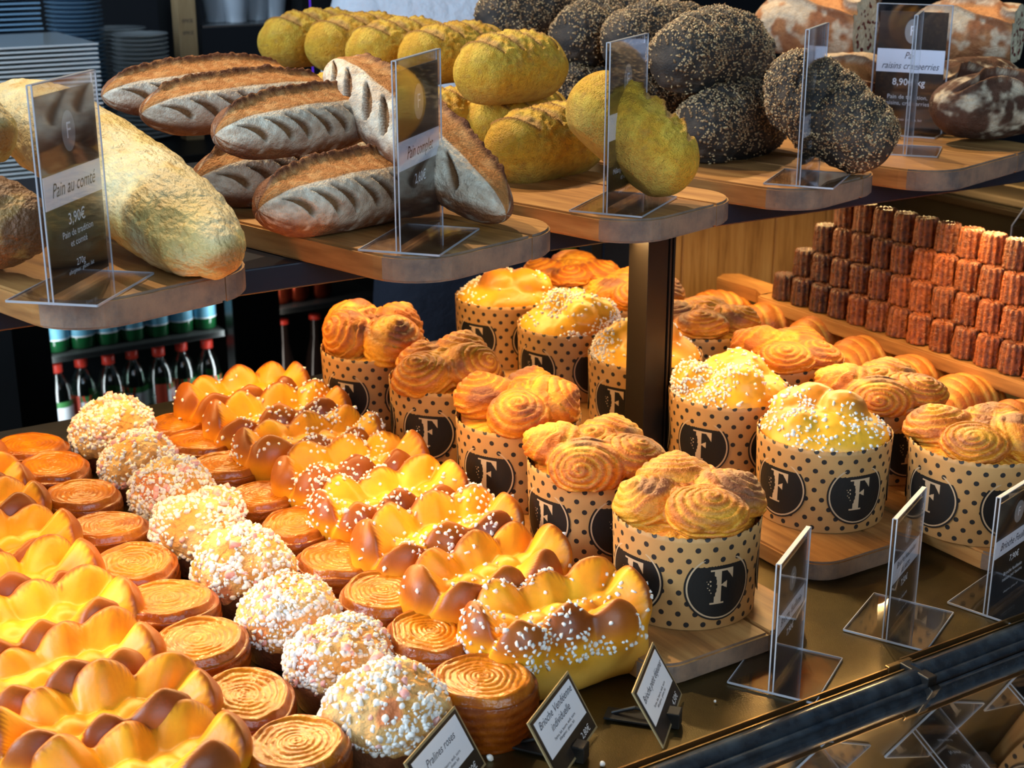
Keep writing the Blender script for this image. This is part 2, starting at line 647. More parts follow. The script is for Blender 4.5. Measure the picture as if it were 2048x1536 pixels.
struct('floor', MB().box(-4, 7, -3, 7, -1.0, -0.95), M['floor'])
struct('wall_back', MB().box(-4, 7, 4.3, 4.4, -0.95, 2.4), M['wall'])
struct('wall_right', MB().box(6.9, 7.0, -3, 4.3, -0.95, 2.4), M['wall'])

# display counter: worktop tray, dark base
cnt = thing('display_counter', 'long display counter with bronze steel top carrying all the pastries', 'counter', (0.9, 1.15, -0.95))
LO = Vector((0.9, 1.15, -0.95))


def rel(mb_obj, parent):
    """parent keeping world placement (parents are unrotated empties)"""
    mb_obj.parent = parent
    mb_obj.location = Vector(mb_obj.location) - Vector(parent.location)
    return mb_obj


rel(MB().box(-0.6, 2.9, 0.697, 1.615, -0.02, 0.0, 0.002).build('worktop', M['tray']), cnt)
rel(MB().box(-0.58, 2.88, 0.72, 1.60, -0.95, -0.02).build('cabinet', M['blackmetal']), cnt)
rel(MB().box(-0.6, 2.9, 0.60, 0.695, -0.95, -0.035).build('kick_front', M['blackmetal']), cnt)

# upper shelf
sh = thing('bread_shelf', 'long dark lacquered shelf above the counter holding the bread boards', 'shelf', (0.9, 1.35, 0.26))
rel(MB().box(-0.7, 2.6, 1.103, 1.62, 0.26, 0.282, 0.0015).build('shelf_top', M['shelf']), sh)
rel(MB().box(-0.7, 2.6, 1.150, 1.168, 0.2485, 0.26, 0.001).build('light_strip_housing', M['blackmetal']), sh)
# post: bronze extrusion with grooves
po = thing('shelf_post', 'square bronze and black metal post standing between the pastry boards', 'post', (0.868, 1.125, 0.0))
for x0, x1, y0, y1, m_, nm in ((-0.017, 0.008, -0.016, 0.016, 'bronze', 'post_profile'), (0.010, 0.0125, -0.0165, 0.016, 'bronze', 'groove_fin'),
                               (0.0145, 0.017, -0.0165, 0.016, 'bronze', 'groove_fin'), (-0.015, 0.016, -0.013, 0.014, 'blackmetal', 'post_core')):
    MB().box(x0, x1, y0, y1, 0, 0.259, 0.0006).build(nm, M[m_], po)


# ---------------------------------------------------------------- wooden boards
def rounded(w, l, r, n=8, taper=0.0):
    pts = []
    for cx, cy, a0 in ((w / 2 - r, l - r, 0), (-w / 2 + r, l - r, 90), (-w / 2 + r, r, 180), (w / 2 - r, r, 270)):
        for k in range(n + 1):
            a = R(a0 + 90 * k / n)
            pts.append((cx + r * math.cos(a), cy + r * math.sin(a)))
    return pts


def board(name, label, loc, rotz, w, l, r, th, crack=None, group=None, handle=None):
    """front edge at local y=0, board runs to +y; the planks are parts"""
    t = thing(name, label, 'board', loc, (0, 0, rotz), group)
    pts = rounded(w, l, r)
    cuts = crack if crack else [0.0]
    xs = [-w / 2] + list(cuts) + [w / 2]
    for k in range(len(xs) - 1):
        bm = bmesh.new()
        vs = [bm.verts.new((x, y, 0)) for x, y in pts]
        bm.faces.new(vs)
        g = bm.verts[:] + bm.edges[:] + bm.faces[:]
        bmesh.ops.bisect_plane(bm, geom=g, plane_co=(xs[k] + (0.0004 if k else -1), 0, 0), plane_no=(-1, 0, 0), clear_outer=True)
        g = bm.verts[:] + bm.edges[:] + bm.faces[:]
        bmesh.ops.bisect_plane(bm, geom=g, plane_co=(xs[k + 1] - 0.0004, 0, 0), plane_no=(1, 0, 0), clear_outer=True)
        ex = bmesh.ops.extrude_face_region(bm, geom=bm.faces[:])
        bmesh.ops.translate(bm, verts=[v for v in ex['geom'] if isinstance(v, bmesh.types.BMVert)], vec=(0, 0, th))
        bmesh.ops.recalc_face_normals(bm, faces=bm.faces[:])
        es = [e for e in bm.edges if abs(e.verts[0].co.z - e.verts[1].co.z) < 1e-6]
        bmesh.ops.bevel(bm, geom=es, offset=min(0.002, th * 0.15), segments=2, affect='EDGES')
        me = bpy.data.meshes.new('plank')
        for f in bm.faces:
            f.smooth = False
        me.materials.append(M['board'])
        me.materials.append(M['board_end'])
        bm.normal_update()
        for f in bm.faces:
            if abs(f.normal.z) < 0.3 and f.normal.y < -0.12:
                f.material_index = 1
        bm.to_mesh(me)
        bm.free()
        ob('plank', me, t)
    if handle:
        MB().prism(handle, 0.0, th).build('handle', M['board'], t)
    return t


BT = 0.022
UB = 0.282
for (lab, cx, cy, cr, w) in (
        ('wooden board under the cheese breads, first from the left on the upper shelf', 0.335, 1.000, [0.045], 0.176),
        ('wooden board under the floured wholemeal breads on the upper shelf', 0.607, 0.991, [0.040], 0.188),
        ('wooden board under the yellow maize breads on the upper shelf', 0.829, 1.014, [0.035], 0.176),
        ('wooden board under the black seeded breads on the upper shelf', 1.048, 1.043, [0.03], 0.172),
        ('reddish wooden board under the cranberry loaves, rightmost on the upper shelf', 1.280, 1.052, [0.05], 0.255)):
    board('serving_board', lab, (cx, cy, UB + 0.0005), R(15), w, 0.48, 0.050, BT, cr, 'boards on the upper shelf')

PB = 0.018
board('serving_board', 'long wooden board under the front row of swirled pastry cups', (0.690, 0.765, 0.0005), R(1), 0.17, 0.775, 0.03, PB, [0.03], 'boards on the counter')
board('serving_board', 'long wooden board under the row of sugar topped brioche cups', (0.905, 0.832, 0.0005), R(0), 0.150, 0.78, 0.035, PB, [0.02], 'boards on the counter')
board('serving_board', 'long wooden board behind the sugar cups, partly in shadow, under more swirled cups', (1.055, 0.752, 0.0005), R(0), 0.145, 0.80, 0.035, PB, [0.0], 'boards on the counter')
board('serving_board', 'wooden board lying along the left of the plain golden brioches', (0.062, 0.72, 0.0005), R(0), 0.17, 0.8, 0.02, 0.010, [0.0], 'boards on the counter')
cb = board('paddle_board', 'raised wooden paddle board carrying the stacked small ribbed cakes', (1.340, 0.72, 0.052), R(0), 0.14, 0.70, 0.012, 0.018, [0.0],
           handle=[(-0.062, 0.695), (-0.05, 0.72), (-0.052, 0.80), (-0.03, 0.812), (-0.01, 0.80), (-0.012, 0.72), (0.0, 0.695)])
rs = thing('riser_box', 'grey wooden riser box under the paddle board of ribbed cakes', 'box', (1.35, 1.26, 0.0))
MB().box(-0.06, 0.06, -0.09, 0.09, 0.006, 0.051, 0.001).build('box_body', M['greybox'], rs)
MB().box(-0.062, 0.062, -0.092, 0.092, 0.0, 0.006, 0.001).build('base_slat', M['board'], rs)
rs2 = copy_tree(rs)
rs2.location = (1.35, 0.82, 0.0)
rs2['label'] = 'grey wooden riser box under the near end of the paddle board'


# ---------------------------------------------------------------- escargot rolls
def make_escargot(seed, oval=0.06):
    rng = random.Random(seed)
    n = 160
    Rr, Hh = 0.0385, 0.040
    prof = [(r, 0.0) for r in np.linspace(0.0002, 1.0, 44)]
    V = []
    C = []
    th = np.linspace(0, 2 * PI, n, endpoint=False)
    wob = 1 + oval * np.cos(2 * (th - rng.uniform(0, 6))) + 0.015 * np.cos(5 * th + rng.uniform(0, 6))
    tx, ty = rng.uniform(-0.05, 0.05), rng.uniform(-0.05, 0.05)
    pitch = 0.122
    ctop, cmid, cside = np.array((0.76, 0.27, 0.004)), np.array((0.36, 0.085, 0.002)), np.array((0.17, 0.028, 0.001))
    for r, _ in prof:
        wb = 1 + (wob - 1) * r
        x = Rr * 0.93 * r * wb * np.cos(th)
        y = Rr * 0.93 * r * wb * np.sin(th)
        pt = np.stack([x, y, x * 0], -1)
        nz = vnoise(pt, 90, seed) * 0.35
        ph = r / pitch - th / (2 * PI) + nz * 1.1
        fr = ph - np.floor(ph)
        ridge = np.abs(np.sin(PI * fr)) ** 0.6
        fine = np.abs(np.sin(PI * fr * 3))
        z = Hh + (ridge - 0.6) * 0.0012 * (1 + 0.8 * nz) + fine * 0.0003 + 0.0022 * (1 - r) ** 1.2 + vnoise(pt, 60, seed + 3) * 0.001 - 0.0045 * ss(0.9, 1.0, r) + 0.002 * math.exp(-((r - 0.86) / 0.08) ** 2)
        V.append(np.stack([x, y, z + tx * x + ty * y], -1))
        c = mix(cmid, ctop, np.clip(ridge * 0.45 + 0.45 - 0.35 * r - 0.5 * ss(0.75, 1.0, r) + 0.3 * vnoise(pt, 70, seed + 9), 0, 1))
        C.append(c)
    for k, t in enumerate(np.linspace(0.03, 1, 26)):
        z = Hh * (1 - t)
        rr = Rr * (0.95 + 0.06 * math.sin(PI * min(1, t * 1.15)) ** 0.7 - 0.05 * t * t)
        pt = np.stack([np.cos(th) * Rr, np.sin(th) * Rr, th * 0 + z * 0.25], -1)
        lay = np.sin(z * 900 + 4 * vnoise(pt, 40, seed + 5)) * 0.0002
        rr2 = (rr + lay + vnoise(pt, 45, seed + 6) * 0.0012) * wob
        x, y = rr2 * np.cos(th), rr2 * np.sin(th)
        V.append(np.stack([x, y, (z - 0.002 * (1 - t)) + (tx * x + ty * y) * (1 - t)], -1))
        c = mix(cside, cmid, np.clip(0.5 + 0.25 * np.sin(z * 900 + 4 * vnoise(pt, 40, seed + 5)) + 0.5 * vnoise(pt, 60, seed + 8) - 0.2 * t, 0, 1))
        C.append(c)
    V.append(np.stack([th * 0, th * 0, th * 0], -1))
    C.append(np.tile(cside, (n, 1)))
    V = np.concatenate(V)
    C = np.concatenate(C)
    return mesh_np('swirl_roll', V, grid_faces(len(V) // n, n), M['glaze'], C)


ORD = ['first', 'second', 'third', 'fourth', 'fifth', 'sixth', 'seventh', 'eighth', 'ninth', 'tenth', 'eleventh', 'twelfth', 'thirteenth', 'fourteenth', 'fifteenth',
       'sixteenth', 'seventeenth', 'eighteenth', 'nineteenth', 'twentieth', 'twenty-first', 'twenty-second', 'twenty-third', 'twenty-fourth', 'twenty-fifth', 'twenty-sixth', 'twenty-seventh', 'twenty-eighth', 'twenty-ninth', 'thirtieth'] + ['thirty-' + w for w in ('first', 'second', 'third', 'fourth', 'fifth', 'sixth', 'seventh', 'eighth', 'ninth')] + ['fortieth'] + ['forty-' + w for w in ('first', 'second', 'third', 'fourth', 'fifth', 'sixth', 'seventh', 'eighth', 'ninth')] + ['fiftieth'] + ['fifty-' + w for w in ('first', 'second', 'third', 'fourth', 'fifth')]
esc = [make_escargot(3, 0.05), make_escargot(8, 0.09), make_escargot(14, 0.03)]
rng = random.Random(5)
rowsD = [(965, 1355), (862, 1262), (768, 1182), (683, 1106), (592, 1042), (522, 982), (455, 926), (405, 876), (352, 838)]
rowsB = [(592, 1478), (488, 1384), (396, 1278), (333, 1196), (268, 1118), (214, 1044), (162, 984), (106, 926), (58, 886)]
for which, rows in (('beside the sugared brioches', rowsD), ('beside the plain golden brioches', rowsB)):
    for k, (px, py) in enumerate(rows):
        q = P(px, py, 0.042)
        o = ob('swirl_roll', esc[(k + (which[-9] == 's')) % 3], loc=(q[0], q[1], 0.0), rot=(0, 0, rng.uniform(0, 6.28)))
        s = rng.uniform(0.96, 1.04)
        o.scale = (s, s, rng.uniform(0.94, 1.06))
        tag(o, 'glazed caramel swirl roll %s, %s from the front' % (which, ORD[k]), 'pastry', 'glazed swirl rolls')


# ---------------------------------------------------------------- lumps (sugar, praline, seeds) gathered into one mesh
def lump_template(seed, flat=1.0):
    rng = np.random.default_rng(seed)
    v = rng.normal(size=(9, 3))
    v /= np.linalg.norm(v, axis=1)[:, None]
    bm = bmesh.new()
    for p in v:
        bm.verts.new(p)
    r = bmesh.ops.convex_hull(bm, input=bm.verts[:])
    bmesh.ops.triangulate(bm, faces=bm.faces[:])
    bm.verts.ensure_lookup_table()
    bm.normal_update()
    vv = np.array([x.co[:] for x in bm.verts])
    ff = np.array([[x.index for x in f.verts] for f in bm.faces])
    bm.free()
    return vv, ff


def cube_template():
    v = np.array([(x, y, z) for x in (-1, 1) for y in (-1, 1) for z in (-1, 1)], float)
    v += np.random.default_rng(2).uniform(-0.2, 0.2, v.shape)
    bm = bmesh.new()
    for p in v:
        bm.verts.new(p * 0.6)
    bmesh.ops.convex_hull(bm, input=bm.verts[:])
    bmesh.ops.bevel(bm, geom=bm.edges[:], offset=0.22, segments=1, affect='EDGES')
    bmesh.ops.triangulate(bm, faces=bm.faces[:])
    bm.verts.ensure_lookup_table()
    vv = np.array([x.co[:] for x in bm.verts])
    ff = np.array([[x.index for x in f.verts] for f in bm.faces])
    bm.free()
    return vv, ff


def seed_template():
    v = [(0, 0, 1.5), (0, 0, -1.2)]
    for k in range(5):
        v.append((math.cos(k * 2 * PI / 5) * 0.75, math.sin(k * 2 * PI / 5) * 0.75, 0.1))
    f = []
    for k in range(5):
        f += [(0, 2 + k, 2 + (k + 1) % 5), (1, 2 + (k + 1) % 5, 2 + k)]
    return np.array(v, float), np.array(f)


LUMPS = [lump_template(1), lump_template(4), cube_template()]
SEEDT = [seed_template()]


def scatter(name, pts, size, m, seed=0, templates=None, var=0.35, lay=None):
    rng = np.random.default_rng(seed)
    templates = templates or LUMPS
    VV, FF = [], []
    off = 0
    for i, p in enumerate(pts):
        tv, tf = templates[rng.integers(len(templates))]
        q = rng.normal(size=4)
        q /= np.linalg.norm(q)
        w, x, y, z = q
        Rm = np.array([[1 - 2 * (y * y + z * z), 2 * (x * y - z * w), 2 * (x * z + y * w)], [2 * (x * y + z * w), 1 - 2 * (x * x + z * z), 2 * (y * z - x * w)],
                       [2 * (x * z - y * w), 2 * (y * z + x * w), 1 - 2 * (x * x + y * y)]])
        s = size * rng.uniform(1 - var, 1 + var) * rng.uniform(0.75, 1.2, 3)
        v = (tv * s) @ Rm.T
        if lay is not None:                    # flatten along the local normal
            nn = lay[i]
            v -= 0.55 * (v @ nn)[:, None] * nn[None]
        VV.append(v + p)
        FF.append(tf + off)
        off += len(tv)
    return mesh_np(name, np.concatenate(VV), np.concatenate(FF), m, smooth=True)


def pick(V, nu, nv, mask, count, seed, mind=0.0):
    """random surface points with their normals, kept a distance apart"""
    G = V.reshape(nu, nv, 3)
    du = np.gradient(G, axis=0)
    dv = np.roll(G, -1, 1) - np.roll(G, 1, 1)
    n = np.cross(du, dv)
    area = np.linalg.norm(n, axis=-1) + 1e-12
    n /= area[..., None]
    w = (area * mask.reshape(nu, nv)).ravel()
    rng = np.random.default_rng(seed)
    idx = rng.choice(len(w), size=min(count * 3, (w > 0).sum()), replace=False, p=w / w.sum())
    keep = []
    for i in idx:
        p = V[i]
        if mind and keep and np.min(np.sum((V[keep] - p) ** 2, 1)) < mind * mind:
            continue
        keep.append(i)
        if len(keep) >= count:
            break
    nn = n.reshape(-1, 3)[keep]
    return V[keep], nn


# ---------------------------------------------------------------- praline domes
def make_praline(seed):
    def sdf(p):
        rr = sd_ell(p, (0, 0, 0.030), (0.0405, 0.0405, 0.032))
        rr = np.maximum(rr, -(p[:, 2] - 0.019) * 0.8)
        return rr - 0.0016 * vnoise(p, 95, seed) - 0.0016 * vnoise(p, 230, seed + 1) - 0.0055 * vnoise(p, 34, seed + 5)

    def colf(p):
        t = vnoise(p, 60, seed + 2)
        c = mix((0.74, 0.36, 0.08), (0.86, 0.56, 0.22), ss(-0.5, 0.5, t))
        red = ss(0.38, 0.6, vnoise(p, 42, seed + 7))
        return mix(c, (0.66, 0.14, 0.05), red * 0.75)
    nu, nv = 90, 120
    me, V = blob('sugar_crust', sdf, M['crumble'], colf, (0, 0, 0.03), nu=nu, nv=nv, axis=2, tmax=0.09)
    mask = (V[:, 2] > 0.021) * (0.25 + ss(-0.35, 0.5, vnoise(V, 50, seed + 3)))
    pts, nn = pick(V, nu, nv, mask, 800, seed, 0.0016)
    k = len(pts)
    nib = scatter('sugar_nibs', pts[: int(k * 0.9)], 0.0023, M['sugar'], seed, var=0.6)
    pk = scatter('pink_praline', pts[int(k * 0.96):], 0.0038, M['pink'], seed + 1, var=0.4)
    return me, nib, pk


base_me = MB().lathe([(0.001, 0), (0.030, 0), (0.0325, 0.002), (0.036, 0.02), (0.0365, 0.024), (0.030, 0.026)], n=40).mesh('cake_base', M['cake'], True)
prs = [make_praline(11), make_praline(23), make_praline(35)]
rowC = [(775, 1392), (676, 1292), (574, 1204), (488, 1112), (402, 1036), (342, 972), (280, 902), (226, 846)]
for k, (px, py) in enumerate(rowC):
    q = P(px, py, 0.045)
    t = thing('praline_brioche', 'domed brioche crusted with white and pink sugar lumps, %s from the front of its row' % ORD[k], 'pastry', (q[0], q[1], 0.0), (0, 0, rng.uniform(0, 6)), 'praline sugar domes')
    a, b, c = prs[k % 3]
    ob('cake_base', base_me, t)
    cr = ob('sugar_crust', a, t)
    ob('sugar_nibs', b, cr, kind='stuff')
    ob('pink_praline', c, cr, kind='stuff')
    s = rng.uniform(0.98, 1.08)
    t.scale = (s, s, s * 1.05)


# ---------------------------------------------------------------- scissor-cut brioche loaves
def make_petal(seed, sugar, L=0.066, W=0.040, top=0.0):
    rg = np.random.default_rng(seed)
    buds = []
    spots = []
    nl = 3
    for i in range(nl):
        for s in (-1, 1):
            x = (-0.60 + 1.20 * i / (nl - 1)) * L + (0.008 if s > 0 else -0.008)
            spots.append((x, s * 0.0175, s, 0))
    spots.append((-L * 0.80, 0.002, 0, -1))
    spots.append((L * 0.80, -0.002, 0, 1))
    for x, y, s, e in spots:
        c = np.array([x + rg.uniform(-0.002, 0.002), y, 0.0375 + top + rg.uniform(-0.004, 0.005)])
        out = np.array([e * 1.0 + 0.25 * x / L, s * 1.0, 0.0])
        out /= np.linalg.norm(out)
        t = np.array([-out[1], out[0], 0])
        up = rg.uniform(0.38, 0.62)
        ns = []
        for q in (-1, 1):
            n = -out + q * rg.uniform(0.45, 0.8) * t + np.array([0, 0, up])
            ns.append(n / np.linalg.norm(n))
        buds.append((c, 0.0262 + rg.uniform(-0.0015, 0.0025), ns, rg.uniform(0.003, 0.009)))

    pills = [(L * v, rg.uniform(-0.006, 0.006), 0.0165) for v in (-0.62, -0.30, 0.02, 0.33, 0.64)]

    def parts(p):
        q = np.abs(p - np.array([0, 0, 0.019 + top * 0.4])) - np.array([L - 0.018, W - 0.024, 0.001 + top * 0.4])
        body = np.linalg.norm(np.maximum(q, 0), axis=-1) + np.minimum(q.max(-1), 0) - 0.0225
        for px_, py_, pr_ in pills:
            body = smin(body, sd_ell(p, (px_, py_, 0.029 + top), (pr_, 0.020, 0.0190)), 0.0022)
        ds = []
        for c, r, ns, o in buds:
            q = p - c
            sp = np.sqrt(q[:, 0] ** 2 + q[:, 1] ** 2 + (q[:, 2] * 0.86) ** 2) - r
            cut = -smin(-(q @ ns[0] - o), -(q @ ns[1] - o), 0.004)
            cut = cut + 0.0012 * np.sin(q[:, 2] * 260)
            d = -smin(-sp, -cut, 0.0016)
            ds.append((d, sp, cut, q[:, 2] / r))
        return body - 0.0014 * vnoise(p, 34, seed), ds

    def sdf(p):
        body, ds = parts(p)
        d = body
        for x in ds:
            d = smin(d, x[0], 0.0030)
        d = d - 0.0007 * vnoise(p, 100, seed + 4) - 0.0016 * vnoise(p, 38, seed + 14)
        return np.maximum(d, -p[:, 2])

    def colf(p):
        body, ds = parts(p)
        D = np.stack([x[0] for x in ds])
        k = D.argmin(0)[None]
        tk = lambda n: np.take_along_axis(np.stack([x[n] for x in ds]), k, 0)[0]
        sp, cut, h = tk(1), tk(2), tk(3)
        onbud = ss(0.004, 0.0, D.min(0) - np.minimum(body, 0.02) * 0 - 0.001)
        outer = ss(0.0012, -0.0012, cut - sp + 0.0012 * vnoise(p, 55, seed + 31)) * onbud
        z = p[:, 2]
        pale, gold = np.array((0.92, 0.46, 0.018)), np.array((0.80, 0.31, 0.010))
        brn, amb = np.array((0.27, 0.060, 0.005)), np.array((0.55, 0.155, 0.007))
        c = mix(gold, pale, ss(-0.4, 0.5, vnoise(p, 45, seed + 2)))
        c = mix(c, amb, outer * ss(-0.2, 0.4, h))
        c = mix(c, brn, outer * ss(-0.05, 0.55, h) * np.clip(0.75 + 0.6 * vnoise(p, 26, seed + 3), 0, 1))
        low = 1 - ss(0.012, 0.036 + top, z + 0.004 * vnoise(p, 40, seed + 22))
        side = mix((0.84, 0.50, 0.09), (0.60, 0.25, 0.025), ss(-0.4, 0.6, vnoise(p, 35, seed + 8)))
        c = mix(c, side, low * 0.9)
        pit = ss(0.35, 0.75, vnoise(p, 28, seed + 12)) * (1 - outer)
        return mix(c, (0.84, 0.40, 0.03), pit * 0.5)
    nu, nv = 180, 170
    me, V = blob('dough', sdf, M['brioche'], colf, (0, 0, 0.024 + top * 0.5), half=L * 0.78, nu=nu, nv=nv, tmax=0.12, steps=50, relax=3)
    out = [me]
    if sugar:
        msk = (V[:, 2] > 0.026 + top * 0.6) * (0.05 + ss(0.0, 0.4, vnoise(V, 34, seed + 6)) + 1.2 * ss(0.55, 1.0, np.abs(V[:, 1]) / W) * ss(-0.3, 0.3, vnoise(V, 30, seed + 7)))
        pts, nn = pick(V, nu, nv, msk, sugar, seed, 0.0026)
        out.append(scatter('pearl_sugar', pts, 0.0023, M['sugar'], seed, var=0.25))
    return out


petP = [make_petal(101, 0, L=0.063), make_petal(102, 0, L=0.065), make_petal(107, 0, L=0.062)]
petS = [make_petal(s, n, top=0.006) for s, n in ((201, 420), (202, 60), (203, 300))]
# plain loaves, left
ys = np.arange(0.80, 1.50, 0.079)
for k, y in enumerate(ys):
    t = thing('cut_brioche', 'plain golden brioche loaf with scissor-cut peaks, %s from the front' % ORD[k], 'bread', (0.219 + rng.uniform(-0.004, 0.004), y, 0.0), (0, 0, R(rng.uniform(-9, 9)) + (PI if k % 2 else 0)), 'plain cut brioches')
    ob('dough', petP[k % 3][0], t)
    s = rng.uniform(0.98, 1.06)
    t.scale = (s, s, s)
for k in range(8):
    y = 0.832 + k * 0.0885
    v = petS[(0, 1, 2, 0, 2, 0, 2, 1)[k]]
    t = thing('sugar_brioche', ['brioche loaf with dense pearl sugar, nearest in its row beside the price cards', 'smooth cut brioche with very little sugar, just behind the frontmost sugared loaf'][k] if k < 2 else
              'cut brioche loaf sprinkled with pearl sugar, %s from the front' % ORD[k], 'bread', (0.556 + rng.uniform(-0.004, 0.004), y, 0.0), (0, 0, R(rng.uniform(-7, 7)) + (PI if k in (2, 5, 6) else 0)), 'pearl sugar brioches')
    d = ob('dough', v[0], t)
    ob('pearl_sugar', v[1], d, kind='stuff')
    t.scale = (1.0, 1.06, 1.04)


# ---------------------------------------------------------------- paper cups
CUPH = 0.080


def case_mesh(Rt, Rb, n=168):
    V, UV = [], []
    zs = [0.0, 0.02, 0.04, 0.06, CUPH - 0.004, CUPH]
    th = np.linspace(0, 2 * PI, n + 1)
    for z in zs:
        rr = Rb + (Rt - Rb) * z / CUPH
        zz = z + (0.0011 * np.abs(np.sin(th * 28)) if z == CUPH else 0 * th)
        V.append(np.stack([rr * np.cos(th), rr * np.sin(th), zz], -1))
        UV.append(np.stack([th / (2 * PI) * 27 * 0.0142, zz], -1))
    V = np.concatenate(V)
    UV = np.concatenate(UV)
    inner = V.copy()
    inner[:, :2] *= (Rt - 0.0008) / Rt
    m = n + 1
    F = grid_faces(len(zs), m, wrap_v=False)
    F2 = F[:, ::-1] + len(V)
    top = (len(zs) - 1) * m
    F3 = np.array([[top + j, top + j + 1, top + j + 1 + len(V), top + j + len(V)] for j in range(n)])
    VV = np.concatenate([V, inner])
    FF = np.concatenate([F, F2, F3])
    me = mesh_np('paper_case', VV, FF, M['dots'])
    uvl = me.uv_layers.new(name='UVMap')
    li = np.zeros(len(me.loops), dtype=np.int32)
    me.loops.foreach_get('vertex_index', li)
    uvl.data.foreach_set('uv', np.concatenate([UV, UV])[li].astype(np.float32).ravel())
    return me


def in_F(x, y):
    """letter F with a leaf-shaped bite out of its stem; x to the right, y up, box -1..1"""
    s = False
    if -0.34 < x < 0.06 and -0.95 < y < 0.95:
        s = True
    if -0.55 < x < 0.24 and (0.88 < abs(y) < 0.98):
        s = True
    if -0.3 < x < 0.74 and 0.86 < y < 0.98:
        s = True
    if 0.30 < x < 0.74 and 0.98 - (x - 0.30) * 1.35 < y < 0.98 and x > 0.3:
        s = True
    if 0.0 < x < 0.42 and abs(y - 0.08) < 0.045 + max(0, (x - 0.12)) * 0.62 and x < 0.40:
        s = True
    if x < 0.06:
        for (cx, cy, cr) in ((-0.36, 0.5, 0.13), (-0.40, 0.28, 0.22), (-0.32, 0.02, 0.17), (-0.38, -0.22, 0.18), (-0.42, -0.42, 0.17), (-0.52, 0.7, 0.18)):
            if (x - cx) ** 2 + (y - cy) ** 2 < cr * cr:
                s = False
    for (cx, cy, cr) in ((-0.55, 0.34, 0.05), (-0.66, 0.2, 0.035), (-0.52, 0.1, 0.045), (-0.68, -0.02, 0.03), (-0.58, -0.14, 0.04), (-0.74, 0.34, 0.025), (-0.5, -0.32, 0.03)):
        if (x - cx) ** 2 + (y - cy) ** 2 < cr * cr:
            s = True
    return s


def emblem_mesh(Rr, er=0.0295):
    V, F, MI = [], [], []

    def put(u, v, lift):
        a = u / Rr
        V.append(((Rr + lift) * math.sin(a), -(Rr + lift) * math.cos(a), v))
        return len(V) - 1

    def ring(r0, r1, lift, mi, n=48, m=6):
        g = [[put(r * math.cos(2 * PI * k / n), r * math.sin(2 * PI * k / n), lift) for k in range(n)] for r in np.linspace(r0, r1, m)]
        for i in range(m - 1):
            for k in range(n):
                F.append((g[i][k], g[i + 1][k], g[i + 1][(k + 1) % n], g[i][(k + 1) % n]))
                MI.append(mi)
    ring(0.0002, er, 0.0004, 0, m=10)
    ring(er * 0.90, er * 0.945, 0.0006, 1, m=2)
    c = er * 0.52
    N_ = 52
    for i in range(N_):
        x = -0.85 + 1.7 * (i + 0.5) / N_
        j = 0
        while j < 84:
            y = -1.0 + 2.0 * (j + 0.5) / 84
            if in_F(x, y):
                j0 = j
                while j < 84 and in_F(x, -1.0 + 2.0 * (j + 0.5) / 84):
                    j += 1
                x0, x1 = (-0.85 + 1.7 * i / N_) * c, (-0.85 + 1.7 * (i + 1) / N_) * c
                y0, y1 = (-1 + 2 * j0 / 84) * c, (-1 + 2 * j / 84) * c
                F.append((put(x0, y0, 0.0006), put(x1, y0, 0.0006), put(x1, y1, 0.0006), put(x0, y1, 0.0006)))
                MI.append(1)
            else:
                j += 1
    me = mesh_np('emblem', np.array(V), np.array(F), M['black'], smooth=False)
    me.materials.append(M['kraft_plain'])
    me.polygons.foreach_set('material_index', np.array(MI, dtype=np.int32)[: len(me.polygons)])
    return me


